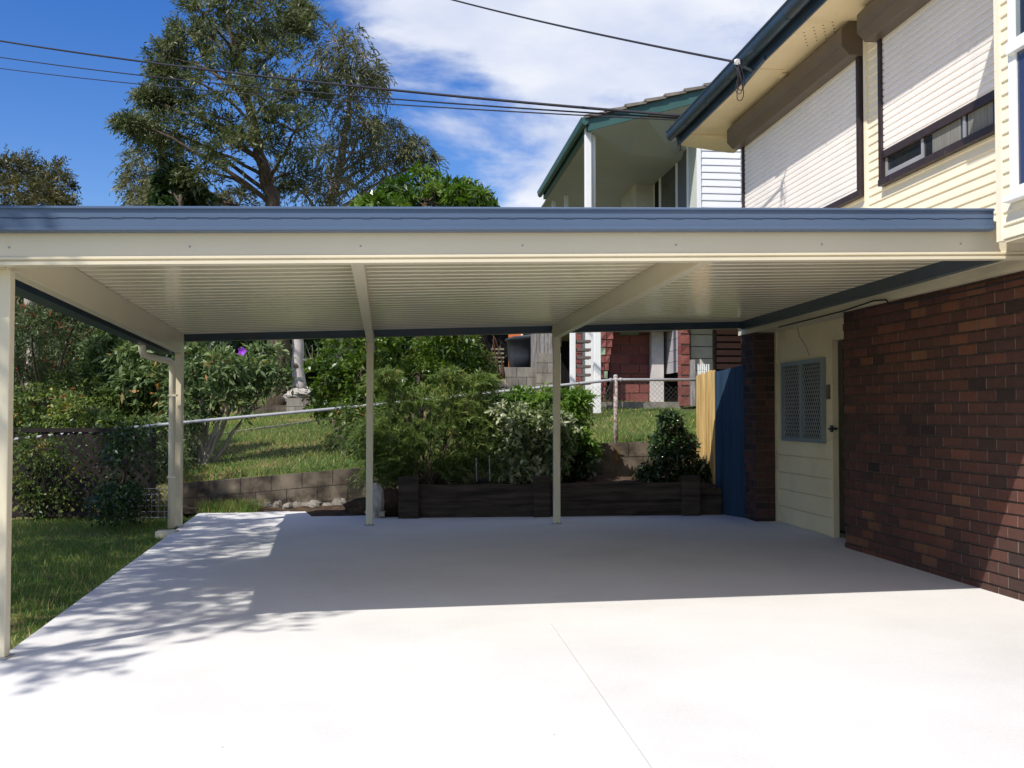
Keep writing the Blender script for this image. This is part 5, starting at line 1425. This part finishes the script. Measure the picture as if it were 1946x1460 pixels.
# citrus-green bushes behind the fence, in the middle
shrub('citrus_bush', 'bright glossy green citrus bush left of the second post, in front of the pale trunk', hillpt(655, 17.6), None,
      Bk([(652, 672, 44, 34), (625, 720, 34, 30), (690, 700, 44, 36), (650, 755, 46, 34), (700, 760, 44, 34), (712, 655, 36, 28), (620, 765, 22, 22)], 17.6, 600), L_CIT, bp(sub=14, per=11, ll=0.095, lw=0.046, subr=0.32), 31, r0=0.05)
shrub('citrus_bush', 'bright green citrus bush right of the second post, with gaps of dark shade', hillpt(800, 18.2), None,
      Bk([(770, 668, 48, 30), (830, 662, 48, 32), (880, 680, 40, 34), (800, 710, 52, 34), (862, 730, 46, 32), (755, 725, 44, 34), (910, 715, 28, 28), (770, 765, 50, 30), (905, 745, 26, 22), (850, 640, 50, 20)], 18.2, 620), L_CIT, bp(sub=14, per=11, ll=0.095, lw=0.046, subr=0.32), 32, r0=0.05)
shrub('low_bush', 'dark drooping bush spilling onto the grass at the foot of the citrus', hillpt(680, 15.4), None,
      Bk([(665, 800, 40, 30), (700, 815, 36, 34), (655, 835, 28, 24), (690, 855, 36, 22), (720, 860, 30, 20)], 15.4, 640), L_MIX, bp(sub=13, per=11, ll=0.08, lw=0.032, droop=0.7), 33)
# left shrub mass
shrub('bottlebrush_bush', 'tall olive bush dotted with red flower heads at the left behind the front post', hillpt(90, 17.5), None,
      Bk([(60, 625, 50, 36), (110, 640, 46, 36), (45, 680, 46, 38), (120, 690, 46, 38), (70, 740, 50, 36), (160, 640, 40, 36), (20, 620, 30, 30), (150, 600, 30, 20)], 17.5, 660), L_BTL, bp(sub=15, per=13, Ls=0.3, K=9, ll=0.10, lw=0.022, ang=0.8), 34, r0=0.05)
shrub('large_leaved_shrub', 'large-leaved green shrub under the downpipe elbow, behind the left rail', hillpt(255, 16.8), None,
      Bk([(235, 650, 44, 34), (285, 680, 44, 36), (200, 690, 36, 36), (250, 715, 46, 34), (310, 640, 28, 28), (300, 730, 36, 30), (205, 630, 30, 24)], 16.8, 680), L_TIB, bp(sub=13, per=12, Ls=0.28, K=6, ll=0.17, lw=0.055, ang=0.9, droop=0.5), 35, r0=0.05)
shrub('yellowing_bush', 'yellow-green leafy bush sprawling along the rail at the left', hillpt(170, 15.6), None,
      Bk([(90, 770, 50, 34), (150, 740, 44, 32), (205, 770, 48, 34), (150, 800, 54, 30), (255, 790, 44, 32), (290, 770, 34, 30), (60, 800, 36, 28), (230, 825, 50, 22), (110, 825, 50, 20)], 15.6, 700), L_MIX, bp(sub=15, per=13, ll=0.085, lw=0.036), 36, r0=0.04)
g = P_hill(385, 884)
tib = shrub('flowering_shrub', 'open multi-stemmed shrub with one purple bloom, bare forked stems at the grass', g, None,
      [pblob(x, y, rx, ry, 15.4, dz=d) for x, y, rx, ry, d in ((440, 745, 36, 30, 0), (475, 700, 34, 26, .3), (425, 700, 28, 26, -.2), (380, 760, 26, 24, 0), (500, 668, 24, 20, .4), (400, 660, 36, 22, .2), (365, 690, 26, 30, 0), (345, 790, 20, 30, -.1), (520, 720, 24, 22, .3), (360, 835, 26, 26, .3))],
      L_TIB, bp(sub=8, per=9, Ls=0.22, K=7, ll=0.13, lw=0.042, droop=0.45, shell=0.4), 37, bark=PALEBARK, r0=0.036, r1=0.012)
mb = MB(); c = at(460, 668, 15.2)
for k in range(5):
    a_ = 2 * math.pi * k / 5; d_ = Vector((math.cos(a_), -0.35, math.sin(a_)))
    s_ = Vector((-math.sin(a_), 0, math.cos(a_)))
    mb.add([c, c + d_ * .035 + s_ * .028, c + d_ * .075, c + d_ * .035 - s_ * .028], [(0, 1, 2, 3)])
mb.build('flower', PURPLE, tib)
shrub('dark_shrub', 'dark leafy shrub in deep shade in front of the lattice, left of the downpipe', at(225, 985, 12.9) - Vector((0, 0, 0)), None,
      Bk([(215, 865, 34, 26), (250, 850, 40, 28), (180, 850, 30, 24), (220, 905, 32, 30), (262, 895, 26, 24), (205, 945, 26, 26), (240, 950, 22, 22)], 12.9, 720), L_DK, bp(sub=14, per=11, ll=0.06, lw=0.028), 38)
shrub('dark_shrub', 'dark twiggy shrub covering the left half of the lattice near the front post', at(95, 985, 13.0), None,
      Bk([(70, 860, 40, 30), (120, 850, 40, 28), (95, 905, 40, 30), (55, 920, 30, 26), (140, 910, 28, 26), (100, 945, 34, 22)], 13.0, 730), L_MIX, bp(sub=13, per=10, ll=0.055, lw=0.024), 46)
shrub('mound_shrub', 'pale-leaved low shrub just left of the downpipe above the grass', hillpt(312, 14.8), None,
      Bk([(305, 850, 26, 24), (325, 870, 20, 20), (290, 825, 26, 20)], 14.8, 740), L_TIB, bp(sub=10, per=10, ll=0.09, lw=0.04), 39)
# bare trunks under the big tree canopy
tb = empty('bare_tree', at(536, 742, 24.8), 'rough grey-brown leaning trunk with thin bare branches left of the pale trunk', 'tree')
mb = MB(); b0_ = at(537, 746, 24.8)
limb(mb, b0_, at(524, 600, 24.8), 0.13, 0.09, 5, 8, 0.03, 10); limb(mb, at(533, 715, 24.8), at(548, 655, 24.6), 0.03, 0.008, 6, 5, .1, 5); limb(mb, at(530, 690, 24.8), at(552, 668, 24.6), 0.02, 0.006, 7, 5, .1, 5); limb(mb, at(528, 680, 24.8), at(505, 640, 24.6), 0.03, 0.01, 8, 5, .1, 5)
mb.build('trunk', BARK, tb, smooth=True)
mb = MB()
for k in range(9):
    a = at(600 - k * 3, 700 - k * 2, 24.5); b = at(580 + (k % 3) * 14, 650 + 5 * k, 24.2); limb(mb, a, b, 0.012, 0.004, 40 + k, 4, 0.15, 4)
tag(mb.build('dead_twigs', PALEBARK), 'pale dead twigs poking out beside the pale trunk', 'twigs')
mb = MB(); rr = random.Random(77); b0_ = at(950, 720, 19.8)
for k in range(16):
    b = at(rr.uniform(905, 965), rr.uniform(632, 690), 19.6 + rr.uniform(-.3, .3)); limb(mb, b0_ + Vector((rr.uniform(-.3, .1), 0, 0)), b, 0.018, 0.005, 700 + k, 5, 0.16, 5)
tag(mb.build('bare_shrub', surf('red_brown_bark', (0.17, 0.085, 0.05), 0.9, 0.3, 6)), 'leafless reddish branches in front of the dark shed, left of the bin', 'shrub')

# ------------------------------------------------------------------ planter plants
sz_ = 0.40
def pplant(px, Y): 
    p = onY(px, 900, Y); return Vector((p.x, Y, sz_))
def pb2(lst, Y, sd):
    out = []
    for i, (x, y, rx, ry) in enumerate(lst):
        c = onY(x, y, Y + random.Random(sd + i).uniform(-.12, .12)); k = (Y + .4) / F
        out.append((c, (rx * k, 0.5 * (rx + ry) * k, ry * k)))
    return out
# feathery shrub: arching plumes
root = empty('feathery_shrub', pplant(815, 13.2), 'feathery fine-leaved green shrub with arching plumes, largest plant in the planter', 'shrub')
rng = np.random.default_rng(41); fblobs = pb2([(770, 780, 46, 34), (830, 770, 52, 34), (890, 790, 40, 34), (750, 830, 42, 36), (812, 830, 58, 38), (880, 840, 46, 36), (730, 862, 30, 30), (780, 880, 46, 28), (850, 880, 44, 26), (905, 745, 22, 26), (855, 735, 26, 22), (740, 735, 26, 26), (915, 815, 22, 30), (735, 900, 22, 20), (805, 905, 40, 14), (770, 900, 40, 20), (840, 900, 44, 20), (890, 880, 34, 26), (790, 850, 50, 36), (860, 810, 44, 34), (720, 830, 28, 30)], 13.25, 800)
VV = []; TT = []; mbs = MB(); b0_ = Vector(pplant(815, 13.2))
for bi, (c, r) in enumerate(fblobs):
    c = Vector(c); limb(mbs, b0_ + Vector((rng.uniform(-.1, .1), rng.uniform(-.06, .06), -.05)), c, 0.014, 0.005, 4000 + bi, 5, 0.08, 5)
    n = 74
    O = np.array(c) + ell(rng, n, 0.1) * np.array(r) * 0.75
    D = unit(ell(rng, n, 0.2)) * 0.55 + unit(O - np.array(b0_)) * 0.7 + np.array([0, 0, 0.35])
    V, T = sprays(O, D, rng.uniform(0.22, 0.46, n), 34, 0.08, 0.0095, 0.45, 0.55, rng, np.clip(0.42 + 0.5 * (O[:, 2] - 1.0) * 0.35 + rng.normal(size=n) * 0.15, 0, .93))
    VV.append(V); TT.append(T)
mbs.build('stem', BARK, root, smooth=True); build_np('foliage', np.concatenate(VV), 4, L_FEA, root, np.concatenate(TT))
shrub('variegated_shrub', 'variegated cream and green leafy shrub beside the third post in the planter', pplant(1005, 13.2), None,
      pb2([(970, 800, 40, 30), (1020, 805, 44, 32), (950, 850, 32, 30), (1060, 815, 26, 26), (1005, 860, 42, 32), (1048, 850, 30, 30), (985, 898, 36, 20), (1030, 895, 34, 22)], 13.15, 820), L_VAR, bp(sub=14, per=11, Ls=0.14, K=7, ll=0.08, lw=0.042), 42, r0=0.018, r1=0.005)
shrub('lime_shrub', 'fresh lime-green leafy shrub rising behind the variegated one at the third post', pplant(1035, 13.55), None,
      pb2([(965, 778, 36, 20), (1010, 765, 36, 22), (1060, 775, 36, 26), (1085, 810, 26, 26), (1035, 790, 44, 24), (1105, 840, 16, 20), (1095, 770, 18, 18)], 13.5, 840), L_LIME, bp(sub=14, per=12, Ls=0.16, K=7, ll=0.085, lw=0.03, up=0.6), 43, r0=0.018, r1=0.005)
shrub('dark_undershrub', 'dark low foliage at the foot of the lime-green shrub, right of the third post', pplant(1085, 13.3), None,
      pb2([(1080, 860, 32, 26), (1110, 880, 26, 20), (1085, 900, 36, 14)], 13.3, 850), L_CAM, bp(sub=12, per=9, Ls=0.12, K=6, ll=0.07, lw=0.03), 45, r0=0.014, r1=0.005)
shrub('camellia', 'small conical dark glossy shrub in front of the yellow fence', pplant(1278, 13.2), None,
      pb2([(1275, 800, 12, 16), (1272, 825, 26, 18), (1290, 845, 30, 18), (1258, 850, 26, 18), (1280, 872, 42, 20), (1240, 892, 24, 16), (1300, 895, 36, 18), (1265, 900, 40, 14), (1330, 900, 14, 22)], 13.2, 860), L_CAM, bp(sub=11, per=9, Ls=0.12, K=6, ll=0.075, lw=0.034, droop=0.5), 44, r0=0.014, r1=0.004)

# ------------------------------------------------------------------ shade trees on the left boundary (their shadow falls across slab and lawn)
def shade_tree(px, lab, x, y, h, r, seed):
    g = Vector((x, y, -0.06)); rr = random.Random(seed)
    bl = []
    for k in range(9):
        a = rr.uniform(0, 2 * math.pi); d = r * math.sqrt(rr.random()) * 0.8
        bl.append((Vector((x + d * math.cos(a), y + d * math.sin(a), h + rr.uniform(-1.3, 1.5))), (0.85, 0.85, 0.65)))
    make_tree('shade_tree', lab, 'tree', g, [(x + .1, y, h * .4), (x - .1, y + .1, h * .75), (x, y, h)], bl, L_OAK, BARK,
              dict(sub=8, per=7, Ls=0.42, K=8, ll=0.18, lw=0.07, ang=0.9, droop=0.3, subr=0.32, shell=0.3, outw=0.6, up=0.2), r0=0.18, r1=0.06, seed=seed, group='boundary trees whose shade dapples slab and lawn')
shade_tree(0, 'boundary tree nearest the front post, out of view to the left', -6.2, 3.05, 6.7, 1.2, 91)
shade_tree(0, 'boundary tree midway along the lawn, out of view to the left', -7.1, 5.35, 6.8, 1.7, 92)
shade_tree(0, 'boundary tree farthest along the lawn, out of view to the left', -7.8, 8.0, 6.6, 1.6, 93)
shade_tree(0, 'boundary tree set farthest back from the slab, out of view to the left', -10.9, 6.2, 6.8, 1.8, 94)

# ------------------------------------------------------------------ grass
def grass(name, n, xr, yr, zf, keep, hmin, hmax, wd, seed, label):
    rng = np.random.default_rng(seed)
    x = rng.uniform(*xr, n); y = rng.uniform(*yr, n)
    k = keep(x, y); x, y = x[k], y[k]; z = zf(x, y); m = len(x)
    patch = 0.5 + 0.5 * np.sin(x * 1.7 + np.sin(y * 1.3) * 1.2) * np.sin(y * 1.1 + x * 0.6)
    h = rng.uniform(hmin, hmax, m) * (0.6 + 0.6 * patch); a = rng.uniform(0, 2 * np.pi, m)
    ln = rng.uniform(0.1, 0.9, m) * h
    s = np.stack([np.cos(a), np.sin(a), 0 * a], 1) * (wd * rng.uniform(.7, 1.3, m))[:, None] / 2
    b = rng.uniform(0, 2 * np.pi, m); tip = np.stack([np.cos(b) * ln, np.sin(b) * ln, h], 1)
    P = np.stack([x, y, z - 0.005], 1)
    V = np.empty((m, 4, 3)); V[:, 0] = P - s; V[:, 1] = P + s; V[:, 2] = P + tip * 0.95 + s * 0.25; V[:, 3] = P + tip * 0.9 - s * 0.3
    t = np.clip(0.25 + 0.35 * patch + rng.normal(size=m) * 0.2, 0, 1)
    dry = rng.random(m) < 0.12; t[dry] = rng.uniform(.85, 1, dry.sum())
    o = build_np(name, V.reshape(-1, 3), 4, L_GRASS, None, t, org=(0, 0, 0))
    return tag(o, label, 'grass', kind='stuff')
sl_left = lambda y: sl0.x + (sl1.x - sl0.x) * (y - sl0.y) / (sl1.y - sl0.y)
grass('lawn_grass', 110000, (-8.5, -1.7), (3.2, 13.4), lambda x, y: np.full(len(x), -0.065), lambda x, y: (x < sl_left(y) + 0.02) & (x > -2.2 - 0.46 * y - .8), 0.03, 0.075, 0.008, 51, 'short lawn grass left of the slab, dappled with tree shade')
hv = np.vectorize(hill)
grass('edge_weeds', 5000, (-3.3, -0.3), (13.50, 13.93), lambda x, y: np.full(len(x), 0.0), lambda x, y: np.sin(x * 5.1) + np.sin(x * 2.3 + 1) > 0.2, 0.05, 0.16, 0.010, 53, 'weedy grass tufts at the foot of the block wall')
grass('slope_grass', 90000, (-8.5, 5.2), (14.2, 25.0), hv, lambda x, y: (x > -1.2 - 0.36 * y) , 0.04, 0.10, 0.014, 52, 'mown grass on the slope beyond the chain-link fence')
